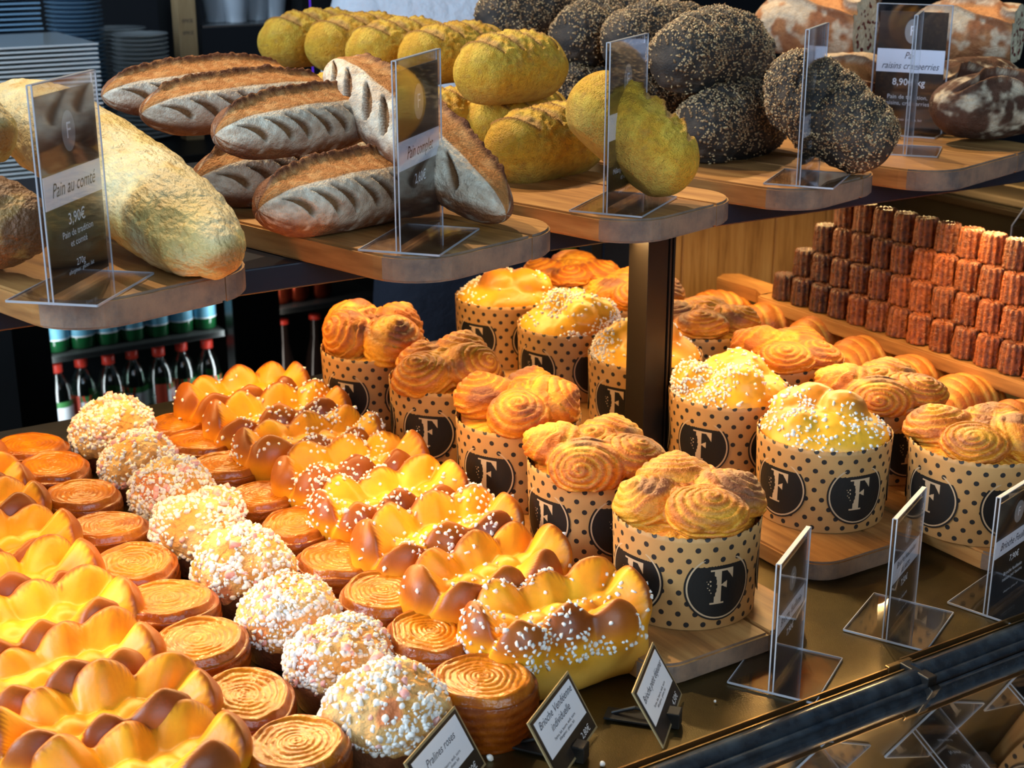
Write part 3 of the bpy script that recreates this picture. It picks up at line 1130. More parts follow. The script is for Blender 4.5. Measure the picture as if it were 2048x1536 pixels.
def make_knot(seed, layout=4):
    """coils of laminated dough, each a stepped snail turned its own way"""
    rg = np.random.default_rng(seed)
    coils = []
    n = layout
    for k in range(n):
        a = 2 * PI * k / n + rg.uniform(-0.3, 0.3)
        rad = 0.033 + rg.uniform(-0.004, 0.004)
        tip = rg.uniform(0.15, 1.1)
        nrm = np.array([math.cos(a) * math.sin(tip), math.sin(a) * math.sin(tip), math.cos(tip)])
        c = np.array([math.cos(a) * rad, math.sin(a) * rad, 0.014 + rg.uniform(-0.004, 0.014)])
        coils.append((c, nrm, 0.031 + rg.uniform(-0.003, 0.004), rg.choice([-1, 1]), rg.uniform(0, 1)))
    coils.append((np.array([rg.uniform(-.008, .008), rg.uniform(-.008, .008), 0.012]), np.array([0.1, 0.2, 0.97]), 0.030, 1, 0.3))

    def field(p):
        ds, cr = [], []
        for c, nr, R0, hand, ph0 in coils:
            q = p - c
            h = q @ nr
            t1 = np.cross(nr, [0.3, 0.1, 0.95])
            t1 /= np.linalg.norm(t1)
            t2 = np.cross(nr, t1)
            x, y = q @ t1, q @ t2
            rr = np.sqrt(x * x + y * y) + 1e-9
            ph = rr / 0.0068 - hand * np.arctan2(y, x) / (2 * PI) + ph0 + 0.25 * vnoise(p, 50, seed + 1)
            fr = ph - np.floor(ph)
            prof = np.sqrt(np.clip(1 - (2 * fr - 1) ** 2, 0, 1))
            d = np.sqrt(rr ** 2 + (h * 1.12) ** 2) - R0
            front = ss(-0.2, 0.35, h / R0)
            bump = (prof - 0.5) * 0.0034 * front + 0.005 * front * np.exp(-(rr / 0.010) ** 2)
            # wrapped layers round the side
            ly = np.sin(h * 700 + 2 * vnoise(p, 40, seed + 2)) * 0.0010 * (1 - front)
            ds.append(d - bump - ly)
            cr.append(prof * front + (1 - front) * (0.5 + 0.4 * np.sin(h * 700 + 2 * vnoise(p, 40, seed + 2))))
        return ds, cr

    def sdf(p):
        ds, _ = field(p)
        d = ds[0]
        for x in ds[1:]:
            d = smin(d, x, 0.004)
        rad = np.sqrt(p[:, 0] ** 2 + p[:, 1] ** 2)
        # inside the case the dough fills the cylinder
        d = np.where(p[:, 2] < 0.0, np.maximum(rad - 0.0545, -(p[:, 2] + 0.028)), np.minimum(d, np.maximum(rad - 0.0545, p[:, 2] - 0.004)))
        return d - 0.0009 * vnoise(p, 190, seed + 3) - 0.0028 * vnoise(p, 42, seed + 4)

    def colf(p):
        ds, cr = field(p)
        D = np.stack(ds)
        k = D.argmin(0)
        c_ = np.take_along_axis(np.stack(cr), k[None], 0)[0]
        t = vnoise(p, 45, seed + 5)
        gold, amber, pale = (0.76, 0.29, 0.018), (0.47, 0.125, 0.008), (0.90, 0.48, 0.04)
        c = mix(pale, gold, ss(0.1, 0.6, c_))
        c = mix(c, amber, ss(0.65, 1.0, c_ + 0.25 * t))
        fine = 0.5 + 0.5 * np.sin(c_ * 22 + 6 * vnoise(p, 25, seed + 9))
        c = mix(c, amber, fine * 0.25)
        pl = ss(0.35, 0.55, vnoise(p, 24, seed + 6))
        c = mix(c, pale, pl * 0.6)
        burn = ss(0.22, 0.55, vnoise(p, 34, seed + 7)) * ss(0.018, 0.040, p[:, 2])
        return mix(c, (0.16, 0.055, 0.03), burn * 0.85)
    me, V = blob('swirled_top', sdf, M['puff'], colf, (0, 0, 0.004), nu=170, nv=230, axis=2, tmax=0.12, steps=60)
    return me


def make_dome(seed, dark=0.0, pearls=430):
    rg = np.random.default_rng(seed)
    L_ = [(rg.uniform(-0.030, 0.030), rg.uniform(-0.030, 0.030), rg.uniform(0.006, 0.022), rg.uniform(0.018, 0.026)) for _ in range(9)]

    def sdf(p):
        d = sd_ell(p, (0, 0, 0.0), (0.0605, 0.0605, 0.030))
        for x, y, z, r in L_:
            d = smin(d, sd_ell(p, (x, y, z), (r, r, r * 0.95)), 0.0035)
        rad = np.sqrt(p[:, 0] ** 2 + p[:, 1] ** 2)
        d = np.where(p[:, 2] < 0, np.maximum(rad - 0.0590, -(p[:, 2] + 0.028)), d)
        return d - 0.0012 * vnoise(p, 60, seed) - 0.0004 * vnoise(p, 180, seed + 1)

    def colf(p):
        t = ss(-0.35, 0.45, vnoise(p, 26, seed + 2))
        c = mix((0.92, 0.48, 0.03), (0.68, 0.24, 0.015), t)
        b = ss(0.15 - 0.3 * dark, 0.6, vnoise(p, 30, seed + 4)) * ss(0.012, 0.04, p[:, 2])
        return mix(c, (0.26, 0.085, 0.03), b * (0.45 + 0.5 * dark))
    nu, nv = 110, 150
    me, V = blob('brioche_top', sdf, M['brioche'], colf, (0, 0, 0.003), nu=nu, nv=nv, axis=2, tmax=0.12)
    msk = (V[:, 2] > 0.002) * (0.04 + ss(-0.05, 0.4, vnoise(V, 28, seed + 8)))
    pts, nn = pick(V, nu, nv, msk, pearls, seed, 0.0025)
    return me, scatter('pearl_sugar', pts, 0.0023, M['sugar'], seed, var=0.3)


caseF, caseG = case_mesh(0.061, 0.058), case_mesh(0.063, 0.060)
embF, embG = emblem_mesh(0.0597), emblem_mesh(0.0617)
knots = [make_knot(s) for s in (301, 302, 305, 304, 309)]
domes = [make_dome(401, 1.1, 250), make_dome(402, 0.2), make_dome(403, 0.0)]


def cup(x, y, z, case, emb, a0, label, group, top, rz=0.0, sugar=None, sc=1.0, zs=1.0):
    t = thing('brioche_in_case', label, 'brioche', (x, y, z), (0, 0, 0), group)
    c = ob('paper_case', case, t)
    for k in range(5):
        e = ob('emblem', emb, c, loc=(0, 0, 0.038), rot=(0, 0, R(a0 + 72 * k)))
    tp = ob('swirled_top' if sugar is None else 'brioche_top', top, t, loc=(0, 0, CUPH - 0.006), rot=(0, 0, rz))
    tp.scale = (sc, sc, zs)
    if sugar is not None:
        ob('pearl_sugar', sugar, tp, kind='stuff')
    return t


def face_angle(x, y, off):
    """emblem angle: 0 means facing the customer side of the case as seen from the aisle"""
    return math.degrees(math.atan2(x, y)) * -1 + off


gF = 'swirled pastries in dotted cases, front row'
F_ROW = [(0.700, 0.850, 28, 0, 1.2), (0.703, 0.985, 24, 1, 2.2), (0.706, 1.118, -31, 2, 4.0), (0.706, 1.258, -21, 3, 0.6), (0.692, 1.395, -36, 4, 3.3)]
labF = ['dotted paper cup with a browned double swirl pastry, nearest of its row', 'dotted cup with a wide open coil pastry, second in the front cup row', 'dotted cup topped by several small coils, third in the front cup row',
        'dotted cup with a glossy pastry and tall snail coil, fourth in the front cup row', 'dotted cup with a big coil hanging over its edge, last of the front cup row']
for k, (x, y, off, kn, rz) in enumerate(F_ROW):
    cup(x, y, PB + 0.001, caseF, embF, face_angle(x, y, off), labF[k], gF, knots[kn], rz, sc=1.03, zs=(0.66, 0.72, 0.85, 0.84, 1.0)[k])
gG = 'sugar topped brioches in dotted cases'
G_ROW = [(0.928, 0.930, 33, 0, 1.0), (0.930, 1.068, -26, 1, 2.0), (0.932, 1.215, -31, 2, 0.4), (0.930, 1.358, -42, 2, 3.5), (0.930, 1.505, -37, 0, 5.0)]
labG = ['dotted cup with browned sugar-studded brioche, nearest of the sugar cups', 'dotted cup with pale domed sugar brioche, second of the sugar cups', 'dotted sugar brioche cup directly behind the metal post',
        'dotted sugar brioche cup just left of the metal post', 'dotted sugar brioche cup at the far end of its row']
for k, (x, y, off, kn, rz) in enumerate(G_ROW):
    cup(x, y, PB + 0.001, caseG, embG, face_angle(x, y, off), labG[k], gG, domes[kn][0], rz, sugar=domes[kn][1], sc=1.0)
gH = 'swirled pastries in dotted cases, rear row'
for k, (x, y, kn) in enumerate(((1.028, 0.832, 4), (1.056, 0.985, 1), (1.056, 1.125, 3), (1.056, 1.265, 2), (1.056, 1.405, 0), (1.056, 1.540, 3))):
    cup(x, y, PB + 0.001, caseG, embG, face_angle(x, y, 33), 'swirled pastry cup behind the sugar cups, %s from the front' % ORD[k], gH, knots[kn], k * 1.7 + 0.5, sc=1.03, zs=0.62)


# ---------------------------------------------------------------- croissants
def make_croissant(seed):
    def sdf(p):
        s = p[:, 0] / 0.062
        q = p.copy()
        q[:, 1] = q[:, 1] + 0.020 * s * s
        r = 0.029 * np.clip(1 - np.abs(s) ** 2.2, 0.02, 1) ** 0.6
        st = np.abs(s) * 4.2
        fr = st - np.floor(st)
        r = r * (1.0 + 0.10 * (1 - fr) * (np.abs(s) < 0.98)) - 0.0012
        d = np.sqrt(q[:, 1] ** 2 + ((q[:, 2] - 0.024) * 1.05) ** 2) - r
        d = np.maximum(d, np.abs(p[:, 0]) - 0.062)
        return np.maximum(d, -p[:, 2]) - 0.0006 * vnoise(p, 90, seed)

    def colf(p):
        st = np.abs(p[:, 0] / 0.062) * 4.2
        fr = st - np.floor(st)
        c = mix((0.86, 0.44, 0.06), (0.66, 0.20, 0.02), ss(0.75, 0.35, fr))
        return mix(c, (0.48, 0.15, 0.03), ss(0.1, 0.6, vnoise(p, 40, seed)) * 0.6)
    return blob('croissant', sdf, M['puff'], colf, (0, 0, 0.02), half=0.045, nu=120, nv=80, tmax=0.09)[0]


cro = [make_croissant(1), make_croissant(2)]
for k, (px, py) in enumerate([(2010, 845), (1900, 792), (1798, 752), (1700, 712), (1612, 670), (1512, 642), (1412, 615)]):
    q = P(px, py, 0.045)
    o = ob('croissant', cro[k % 2], loc=(q[0] + 0.012, q[1], 0.001), rot=(0, 0, R(rng.uniform(-14, 14)) + PI / 2 * 0))
    o.scale = (0.95, 1.15, 1.25)
    tag(o, 'glossy croissant in the row beside the ribbed cakes, %s from the front' % ORD[k], 'croissant', 'croissants behind the dotted cups')


# ---------------------------------------------------------------- canelés
def make_canele(seed, dark):
    n, V, C = 72, [], []
    th = np.linspace(0, 2 * PI, n, endpoint=False)
    fl = 0.5 + 0.5 * np.cos(th * 12)
    Hc, R0 = 0.0335, 0.0162
    rows = [(0.02, 0.0), (0.8, 0.0), (0.98, 0.0)] + [(1.0, t) for t in np.linspace(0.04, 0.9, 12)] + [(0.95, 0.96), (0.84, 1.0), (0.55, 1.0), (0.3, 0.965), (0.02, 0.955)]
    for f, t in rows:
        taper = 1.0 - 0.10 * t
        amp = 0.13 * min(1, f * 1.2) * (1 if f > 0.6 else 0.4)
        r = R0 * f * taper * (1 - amp * (1 - fl))
        pt = np.stack([np.cos(th) * R0, np.sin(th) * R0, th * 0 + Hc * t], -1)
        r = r * (1 + 0.05 * vnoise(pt, 260, seed))
        V.append(np.stack([r * np.cos(th), r * np.sin(th), th * 0 + Hc * t + 0.0008 * fl * (t > 0.9)], -1))
        c = mix((0.10, 0.018, 0.006), (0.50, 0.12, 0.02), np.clip(fl * 0.5 + 0.3 + 0.4 * vnoise(pt, 260, seed + 1), 0, 1))
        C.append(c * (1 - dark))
    V, C = np.concatenate(V), np.concatenate(C)
    return mesh_np('canele', V, grid_faces(len(rows), n), M['canele'], C)


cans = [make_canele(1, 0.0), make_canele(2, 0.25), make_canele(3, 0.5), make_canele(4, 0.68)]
CZ = 0.0712
tiers = ['bottom', 'second', 'third', 'top']
c_sp = 0.0338
for tier in range(4):
    y0 = 1.383 - tier * 0.0169
    for dep in range(2 if tier < 3 else 1):
        k = 0
        y = y0
        while y > 0.86:
            x = 1.290 + tier * 0.0169 + dep * 0.0338
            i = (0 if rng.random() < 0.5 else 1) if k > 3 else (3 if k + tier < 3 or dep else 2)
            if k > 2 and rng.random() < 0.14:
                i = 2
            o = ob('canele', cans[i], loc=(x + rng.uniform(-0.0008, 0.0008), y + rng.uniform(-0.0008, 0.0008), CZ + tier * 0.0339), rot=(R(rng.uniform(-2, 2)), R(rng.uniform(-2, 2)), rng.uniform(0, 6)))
            if dep:
                tag(o, 'ribbed cake behind the stack face, %s tier, %s from far end' % (tiers[tier], ORD[k]), 'cake', 'stack of small ribbed cakes')
            else:
                tag(o, 'small ribbed caramel cake, %s from the far end of the %s tier' % (ORD[k], tiers[tier]), 'cake', 'stack of small ribbed cakes')
            y -= c_sp
            k += 1


# ---------------------------------------------------------------- upper shelf breads
def orient(p0, p1, roll=0.0):
    a, b = Vector(p0), Vector(p1)
    x = (b - a).normalized()
    z = Vector((0, 0, 1))
    z = (z - x * z.dot(x)).normalized()
    y = z.cross(x)
    m = Matrix((x, y, z)).transposed()
    m = m @ Matrix.Rotation(roll, 3, 'X')
    return (a + b) / 2, m.to_euler(), (b - a).length


def spine_mesh(name, half, rad, disp, colf, m, nu=170, nv=150, power=2.6):
    """loaf as a surface of revolution-like skin: s along -1..1, angle 0 = up, +90 = towards -y (front)"""
    e = np.linspace(-1, 1, nu)
    s = np.sin(e * PI / 2)
    a = np.linspace(0, 2 * PI, nv, endpoint=False)
    S, A = np.meshgrid(s, a, indexing='ij')
    S, A = S.ravel(), A.ravel()
    env = np.clip(1 - np.abs(S) ** power, 0.0, 1) ** 0.5
    ry, rz = rad
    base = np.stack([S * half, -np.sin(A) * env * ry, np.cos(A) * env * rz], -1)
    nrm = np.stack([0 * S, -np.sin(A), np.cos(A)], -1)
    d = disp(S, A, base)
    V = base + nrm * d[:, None] * np.clip(env * 1.6, 0, 1)[:, None]
    V[:, 2] = np.where(V[:, 2] < -0.82 * rz, -0.82 * rz + (V[:, 2] + 0.82 * rz) * 0.15, V[:, 2])
    return mesh_np(name, V, grid_faces(nu, nv)[:, ::-1], m, colf(S, A, V)), V, S, A


def wrapA(a):
    return (a + PI) % (2 * PI) - PI


def make_complet(seed):
    rg = np.random.default_rng(seed)
    nsl = 7
    cs = np.linspace(-0.72, 0.66, nsl) + rg.uniform(-0.02, 0.02, nsl)

    def fields(S, A):
        a = wrapA(A)
        pts = np.stack([S * 0.12, np.cos(a) * 0.04, np.sin(a) * 0.04], -1)
        nz = vnoise(pts, 45, seed) * 0.06
        env = np.clip(1 - np.abs(S) ** 4, 0, 1)
        ear_c = 0.02 - 0.1 * S * 0
        ear = np.exp(-((a - ear_c + nz * 0.6) / 0.10) ** 2) * ss(0.97, 0.75, np.abs(S))
        groove = np.exp(-((a - 0.42 + nz) / 0.34) ** 2) * ss(0.95, 0.6, np.abs(S))
        flour = ss(0.80, 0.86, a + nz * 0.8 + 0.08 * np.abs(S) ** 3) * ss(2.25, 1.75, a + nz * 3)
        sl = 0 * S
        for c in cs:
            # leaf shaped, slanting
            v = (a - 1.42) / 0.42
            u = (S - c - 0.11 * v + 0.05 * v * v) / 0.052
            q = np.abs(u) / np.clip(1 - v * v, 0.02, 1) ** 0.7
            sl = np.maximum(sl, ss(1.0, 0.72, q) * (np.abs(v) < 1))
        return a, pts, ear, groove, flour, sl, nz

    def disp(S, A, base):
        a, pts, ear, groove, flour, sl, nz = fields(S, A)
        d = ear * (0.0065 + 0.0018 * vnoise(pts, 300, seed + 2)) - groove * 0.0035 - sl * 0.0060
        d = d + 0.0016 * vnoise(pts, 30, seed + 3) + 0.0005 * vnoise(pts, 260, seed + 4)
        return d

    def colf(S, A, V):
        a, pts, ear, groove, flour, sl, nz = fields(S, A)
        crust, orange, dark, flr, cut = (0.30, 0.12, 0.045), (0.48, 0.20, 0.055), (0.13, 0.038, 0.014), (0.88, 0.78, 0.60), (0.25, 0.12, 0.045)
        c = mix(crust, (0.24, 0.10, 0.05), ss(-0.3, 0.5, vnoise(pts, 60, seed + 5)))
        dust = ss(0.0, 0.6, fbm(pts, 110, seed + 6, 3)) * 0.55
        c = mix(c, flr, dust)
        strip = ss(0.04, 0.16, a + nz) * ss(0.88, 0.80, a + nz * 0.8 + 0.08 * np.abs(S) ** 3)
        c = mix(c, orange, strip)
        c = mix(c, (0.62, 0.34, 0.13), strip * ss(0.0, 0.5, vnoise(pts, 160, seed + 7)) * 0.6)
        c = mix(c, flr, flour * np.clip(0.78 + 0.5 * fbm(pts, 90, seed + 8, 2), 0, 1))
        c = mix(c, cut, sl)
        c = mix(c, (0.22, 0.10, 0.04), sl * ss(-0.1, 0.5, vnoise(pts, 90, seed + 12)))
        c = mix(c, dark, ss(0.25, 0.7, ear))
        c = mix(c, (0.45, 0.2, 0.07), ss(0.25, 0.7, ear) * ss(0.1, 0.5, vnoise(pts, 260, seed + 9)) * 0.8)
        return c
    return spine_mesh('floured_loaf', 0.130, (0.043, 0.036), disp, colf, M['bread'], 220, 190, 2.6)[0]


comp = [make_complet(1), make_complet(2)]


def put(me, name, p0, p1, label, cat, group, roll=0.0, ref=None, sc=1.0, rigid=True):
    c, e, L = orient(p0, p1, roll)
    o = ob(name, me, loc=c, rot=e)
    o.scale = (L / ref if ref else 1, sc, sc)
    return tag(o, label, cat, group)


d15 = np.array([math.cos(R(15)), math.sin(R(15)), 0])


def along(px, py, z, ang, L):
    """left end seen at the pixel on plane z; loaf runs from it at the given plan angle"""
    p = P(px, py, z)
    q = p + np.array([math.cos(R(ang)), math.sin(R(ang)), 0]) * L
    return p, q


BZ = UB + BT + 0.001
gC = 'floured wholemeal loaves'
for args in (
        ((516, 420), 0.333, 16, 0.185, 0, 'floured scored loaf lying lowest in front, behind the wholemeal sign', -0.04, 0.92),
        ((388, 366), 0.333, 14, 0.22, 1, 'floured scored loaf at the bottom of the pile, half hidden at the left', 0.0, 0.90),
        ((430, 270), 0.386, 16, 0.185, 0, 'floured scored loaf on top of the pile, nearest of the three', 0.0, 0.82),
        ((283, 228), 0.384, 13, 0.22, 1, 'floured scored loaf, middle of the three on top of the pile', 0.0, 0.80),
        ((205, 192), 0.382, 11, 0.23, 0, 'floured scored loaf, farthest of the three on top of the pile', 0.05, 0.80)):
    (px, py), z, ang, L, v, lab, roll, sc_ = args
    p, q = along(px, py, z, ang, L)
    put(comp[v], 'floured_loaf', p, q, lab, 'bread', gC, roll, 0.26, sc_)
put(comp[1], 'floured_loaf', P(664, 135, 0.424), P(1012, 430, 0.322), 'floured scored loaf leaning down across the pile towards the wholemeal sign', 'bread', gC, R(-24), 0.26, 0.95)


def make_cheese(seed):
    def disp(S, A, base):
        return 0.0030 * vnoise(base, 38, seed) + 0.0018 * vnoise(base, 120, seed + 1) + 0.0009 * fbm(base, 260, seed + 2, 2) - 0.004 * ss(0.3, 1, -S) * 0

    def colf(S, A, V):
        c = mix((0.74, 0.54, 0.18), (0.78, 0.64, 0.34), ss(-0.4, 0.4, vnoise(V, 45, seed + 3)))
        c = mix(c, (0.66, 0.40, 0.13), ss(0.2, 0.7, fbm(V, 60, seed + 4, 3)) * 0.55)
        c = mix(c, (0.48, 0.20, 0.05), ss(0.93, 1.0, np.abs(S) + 0.03 * vnoise(V, 80, seed)))
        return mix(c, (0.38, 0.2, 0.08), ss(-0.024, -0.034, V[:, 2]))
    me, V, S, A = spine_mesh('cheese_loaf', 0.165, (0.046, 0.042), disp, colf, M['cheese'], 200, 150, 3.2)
    return me


ch = make_cheese(1)
gB = 'pale cheese crusted loaves'
put(ch, 'cheese_loaf', P(12, 190, 0.398), P(462, 522, 0.326), 'long pale cheese crusted loaf leaning down behind the first sign', 'bread', gB, 0.3, 0.33, 0.93)
put(ch, 'cheese_loaf', P(-330, 240, 0.40) + np.array([0, 0.06, 0]), P(36, 290, 0.40) + np.array([0, 0.04, 0]), 'pale cheese crusted loaf at the left edge, on top of the dark one', 'bread', gB, 0.2, 0.33, 0.85)
dk = ch.copy()
dk.name = 'browned_cheese_loaf'
cc = np.zeros(len(dk.vertices) * 4, dtype=np.float32)
dk.color_attributes['Col'].data.foreach_get('color', cc)
cc = cc.reshape(-1, 4)
co = np.zeros(len(dk.vertices) * 3, dtype=np.float32)
dk.vertices.foreach_get('co', co)
co = co.reshape(-1, 3)
cc[:, :3] = mix((0.22, 0.10, 0.04), (0.45, 0.26, 0.08), ss(0.1, 0.6, fbm(co, 50, 9, 3)))
dk.color_attributes['Col'].data.foreach_set('color', cc.ravel())
put(dk, 'cheese_loaf', P(-330, 420, 0.346), P(92, 455, 0.346), 'browned cheese loaf low on the board at the left edge', 'bread', gB, 0.1, 0.33, 0.85)


def make_corn(seed):
    rg = np.random.default_rng(seed)
    cs = [-0.62, -0.25, 0.12, 0.5]

    def fields(S, A):
        a = wrapA(A)
        sl = 0 * S
        lip = 0 * S
        for c in cs:
            v = a / 0.85
            u = (S - c - 0.12 * v) / 0.13
            q = np.abs(u) / np.clip(1 - v * v, 0.03, 1) ** 0.6
            m_ = ss(1.0, 0.5, q) * (np.abs(v) < 1)
            sl = np.maximum(sl, m_)
            lip = np.maximum(lip, np.exp(-((u + 1.0 * np.clip(1 - v * v, 0, 1) ** 0.6) / 0.22) ** 2) * (np.abs(v) < 1))
        return a, sl, lip

    def disp(S, A, base):
        a, sl, lip = fields(S, A)
        sm = ss(0.45, 0.75, np.abs(S))
        return -0.0036 * sl + 0.0036 * lip + 0.0022 * vnoise(base, 40, seed) + (0.0022 * (1 - sm) * ss(2.2, 1.2, np.abs(a)) + 0.0003) * vnoise(base, 170, seed + 2)

    def colf(S, A, V):
        a, sl, lip = fields(S, A)
        pts = V
        c = mix((0.84, 0.46, 0.03), (0.90, 0.58, 0.06), ss(-0.3, 0.4, vnoise(pts, 60, seed + 3)))
        c = mix(c, (0.60, 0.32, 0.06), ss(0.2, 0.7, fbm(pts, 120, seed + 4, 2)) * 0.5)
        c = mix(c, (0.70, 0.40, 0.12), sl * 0.9)
        c = mix(c, (0.34, 0.13, 0.025), ss(0.3, 0.8, lip) * 0.9)
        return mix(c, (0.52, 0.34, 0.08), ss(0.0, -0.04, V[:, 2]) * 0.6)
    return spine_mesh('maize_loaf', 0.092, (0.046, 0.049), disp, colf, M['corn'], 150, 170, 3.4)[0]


corn = [make_corn(1), make_corn(2)]
gM = 'yellow maize loaves'
for (px, py), z, ang, L, v, lab, sc in (
        ((922, 150), 0.400, 14, 0.150, 0, 'big yellow maize loaf on top of its pile, nearest to the front', 0.78),
        ((806, 118), 0.400, 14, 0.165, 1, 'yellow maize loaf on top of the pile, second from the front', 0.73),
        ((700, 108), 0.400, 15, 0.165, 0, 'yellow maize loaf on top of the pile, third from the front', 0.73),
        ((618, 96), 0.400, 15, 0.17, 1, 'yellow maize loaf on top of the pile, fourth from the front', 0.75),
        ((522, 88), 0.400, 15, 0.18, 0, 'rough crusted yellow maize loaf at the far end of the pile', 0.75),
        ((985, 308), 0.336, 16, 0.165, 1, 'shaded yellow maize loaf at the bottom of the pile in front', 0.80),
        ((930, 262), 0.336, 16, 0.165, 0, 'yellow maize loaf at the bottom of the pile, in deep shade', 0.78)):
    p, q = along(px, py, z, ang, L)
    put(corn[v], 'maize_loaf', p, q, lab, 'bread', gM, 0.12, 0.184, sc)
for k, y in enumerate((1.36, 1.455, 1.55)):
    p = np.array([0.69 - 0.02 * k, y, 0.340])
    put(corn[k % 2], 'maize_loaf', p, p + d15 * 0.165, 'yellow maize loaf at the bottom rear of the pile, %s of three' % ORD[k], 'bread', gM, 0.0, 0.184, 0.76)
put(corn[1], 'maize_loaf', P(1150, 172, 0.410), P(1380, 366, 0.327), 'yellow maize loaf leaning down towards its sign with its end on the board', 'bread', gM, R(-28), 0.184, 0.80)


def make_seeded(seed):
    def disp(S, A, base):
        a = wrapA(A)
        gr = 0
        for c in (-0.5, -0.1, 0.3, 0.65):
            gr = gr + np.exp(-((S - c - 0.12 * a) / 0.06) ** 2) * ss(1.0, 0.6, np.abs(a))
        return 0.0055 * vnoise(base, 36, seed) + 0.0022 * vnoise(base, 120, seed + 1) - 0.0055 * gr + 0.002

    def colf(S, A, V):
        return mix((0.030, 0.024, 0.020), (0.075, 0.055, 0.04), ss(-0.3, 0.5, vnoise(V, 80, seed + 3)))
    nu, nv = 120, 130
    me, V, S, A = spine_mesh('seeded_loaf', 0.095, (0.047, 0.050), disp, colf, M['dark'], nu, nv, 3.0)
    a = wrapA(A)
    msk = (0.12 + ss(2.3, 1.4, np.abs(a))) * ss(1.0, 0.9, np.abs(S)) + 1e-4
    pts, nn = pick(V, nu, nv, msk, 2600, seed, 0.0)
    k = int(len(pts) * 0.55)
    return me, scatter('toasted_seeds', pts[:k], 0.0020, M['seed'], seed, SEEDT, 0.3), scatter('pale_seeds', pts[k:], 0.0017, M['seedpale'], seed + 1, SEEDT, 0.3)


sdd = [make_seeded(1), make_seeded(2)]
gS = 'black seeded loaves'
SE = [((1322, 118), 0.414, 16, 0.185, 0, 'large black seeded loaf on top of its pile, nearest to the front', 0.88),
      ((1222, 88), 0.418, 16, 0.18, 1, 'black seeded loaf on top of the pile, second from the front', 0.84),
      ((1120, 72), 0.420, 16, 0.18, 0, 'black seeded loaf on top of the pile, third from the front', 0.84),
      ((965, 42), 0.430, 16, 0.19, 1, 'black seeded loaf farthest back on top of the pile, beside the white shirt', 0.84),
      ((1370, 262), 0.342, 16, 0.18, 0, 'black seeded loaf at the bottom of the pile in front, in shade', 0.86)]


def put_seed(p, q, v, lab, sc, roll=0.1):
    c, e, L = orient(p, q, roll)
    t = thing('seeded_loaf', lab, 'bread', c, e, gS)
    a, b, d = sdd[v]
    cr = ob('crust', a, t)
    ob('toasted_seeds', b, cr, kind='stuff')
    ob('pale_seeds', d, cr, kind='stuff')
    t.scale = (L / 0.19, sc, sc)


for (px, py), z, ang, L, v, lab, sc in SE:
    p, q = along(px, py, z, ang, L)
    put_seed(p, q, v, lab, sc)
for k, y in enumerate((1.33, 1.43, 1.53)):
    p = np.array([0.95 - 0.02 * k, y, 0.342])
    put_seed(p, p + d15 * 0.17, k % 2, 'black seeded loaf at the bottom rear of the pile, %s of three' % ORD[k], 0.84)
put_seed(P(1545, 135, 0.408), P(1772, 318, 0.327), 1, 'black seeded loaf leaning down behind the fourth sign, end on the board', 0.88, R(30))


# cranberry loaves
def make_rustic(seed, dark=False):
    def fields(S, A, p):
        a = wrapA(A)
        w = 0.13 + 0.16 * vnoise(p, 25, seed)
        u = np.abs(a - 0.55 - 0.5 * S + 0.35 * vnoise(p, 22, seed + 1)) - w
        cr = ss(0.10, -0.10, u) * ss(0.95, 0.7, np.abs(S))
        lip = np.exp(-((u - 0.10) / 0.08) ** 2) * ss(0.95, 0.7, np.abs(S))
        return a, cr, lip

    def disp(S, A, base):
        a, cr, lip = fields(S, A, base)
        return 0.004 * vnoise(base, 22, seed + 2) + 0.0008 * vnoise(base, 160, seed + 3) - 0.007 * cr + 0.007 * lip

    def colf(S, A, V):
        a, cr, lip = fields(S, A, V)
        base = mix((0.46, 0.20, 0.08), (0.32, 0.12, 0.05), ss(-0.3, 0.4, vnoise(V, 50, seed + 4)))
        fl = ss(-0.1, 0.5, fbm(V, 48, seed + 5, 3) * 1.5 + 0.42 * np.cos(a - 0.2)) * 0.85
        if dark:
            base = mix((0.075, 0.035, 0.02), (0.13, 0.06, 0.035), ss(-0.3, 0.4, vnoise(V, 60, seed + 4)))
            fl = ss(0.15, 0.6, fbm(V, 60, seed + 5, 3) + 0.45 * np.cos(a - 1.0))
        c = mix(base, (0.74, 0.62, 0.44), fl * 0.9)
        c = mix(c, (0.62, 0.27, 0.09) if not dark else (0.12, 0.05, 0.03), ss(0.3, 0.8, cr))
        return mix(c, (0.20, 0.08, 0.035), ss(0.5, 1.0, lip) * 0.7)
    return spine_mesh('rustic_loaf', 0.12, (0.055, 0.048), disp, colf, M['bread'], 170, 160, 3.6)[0]


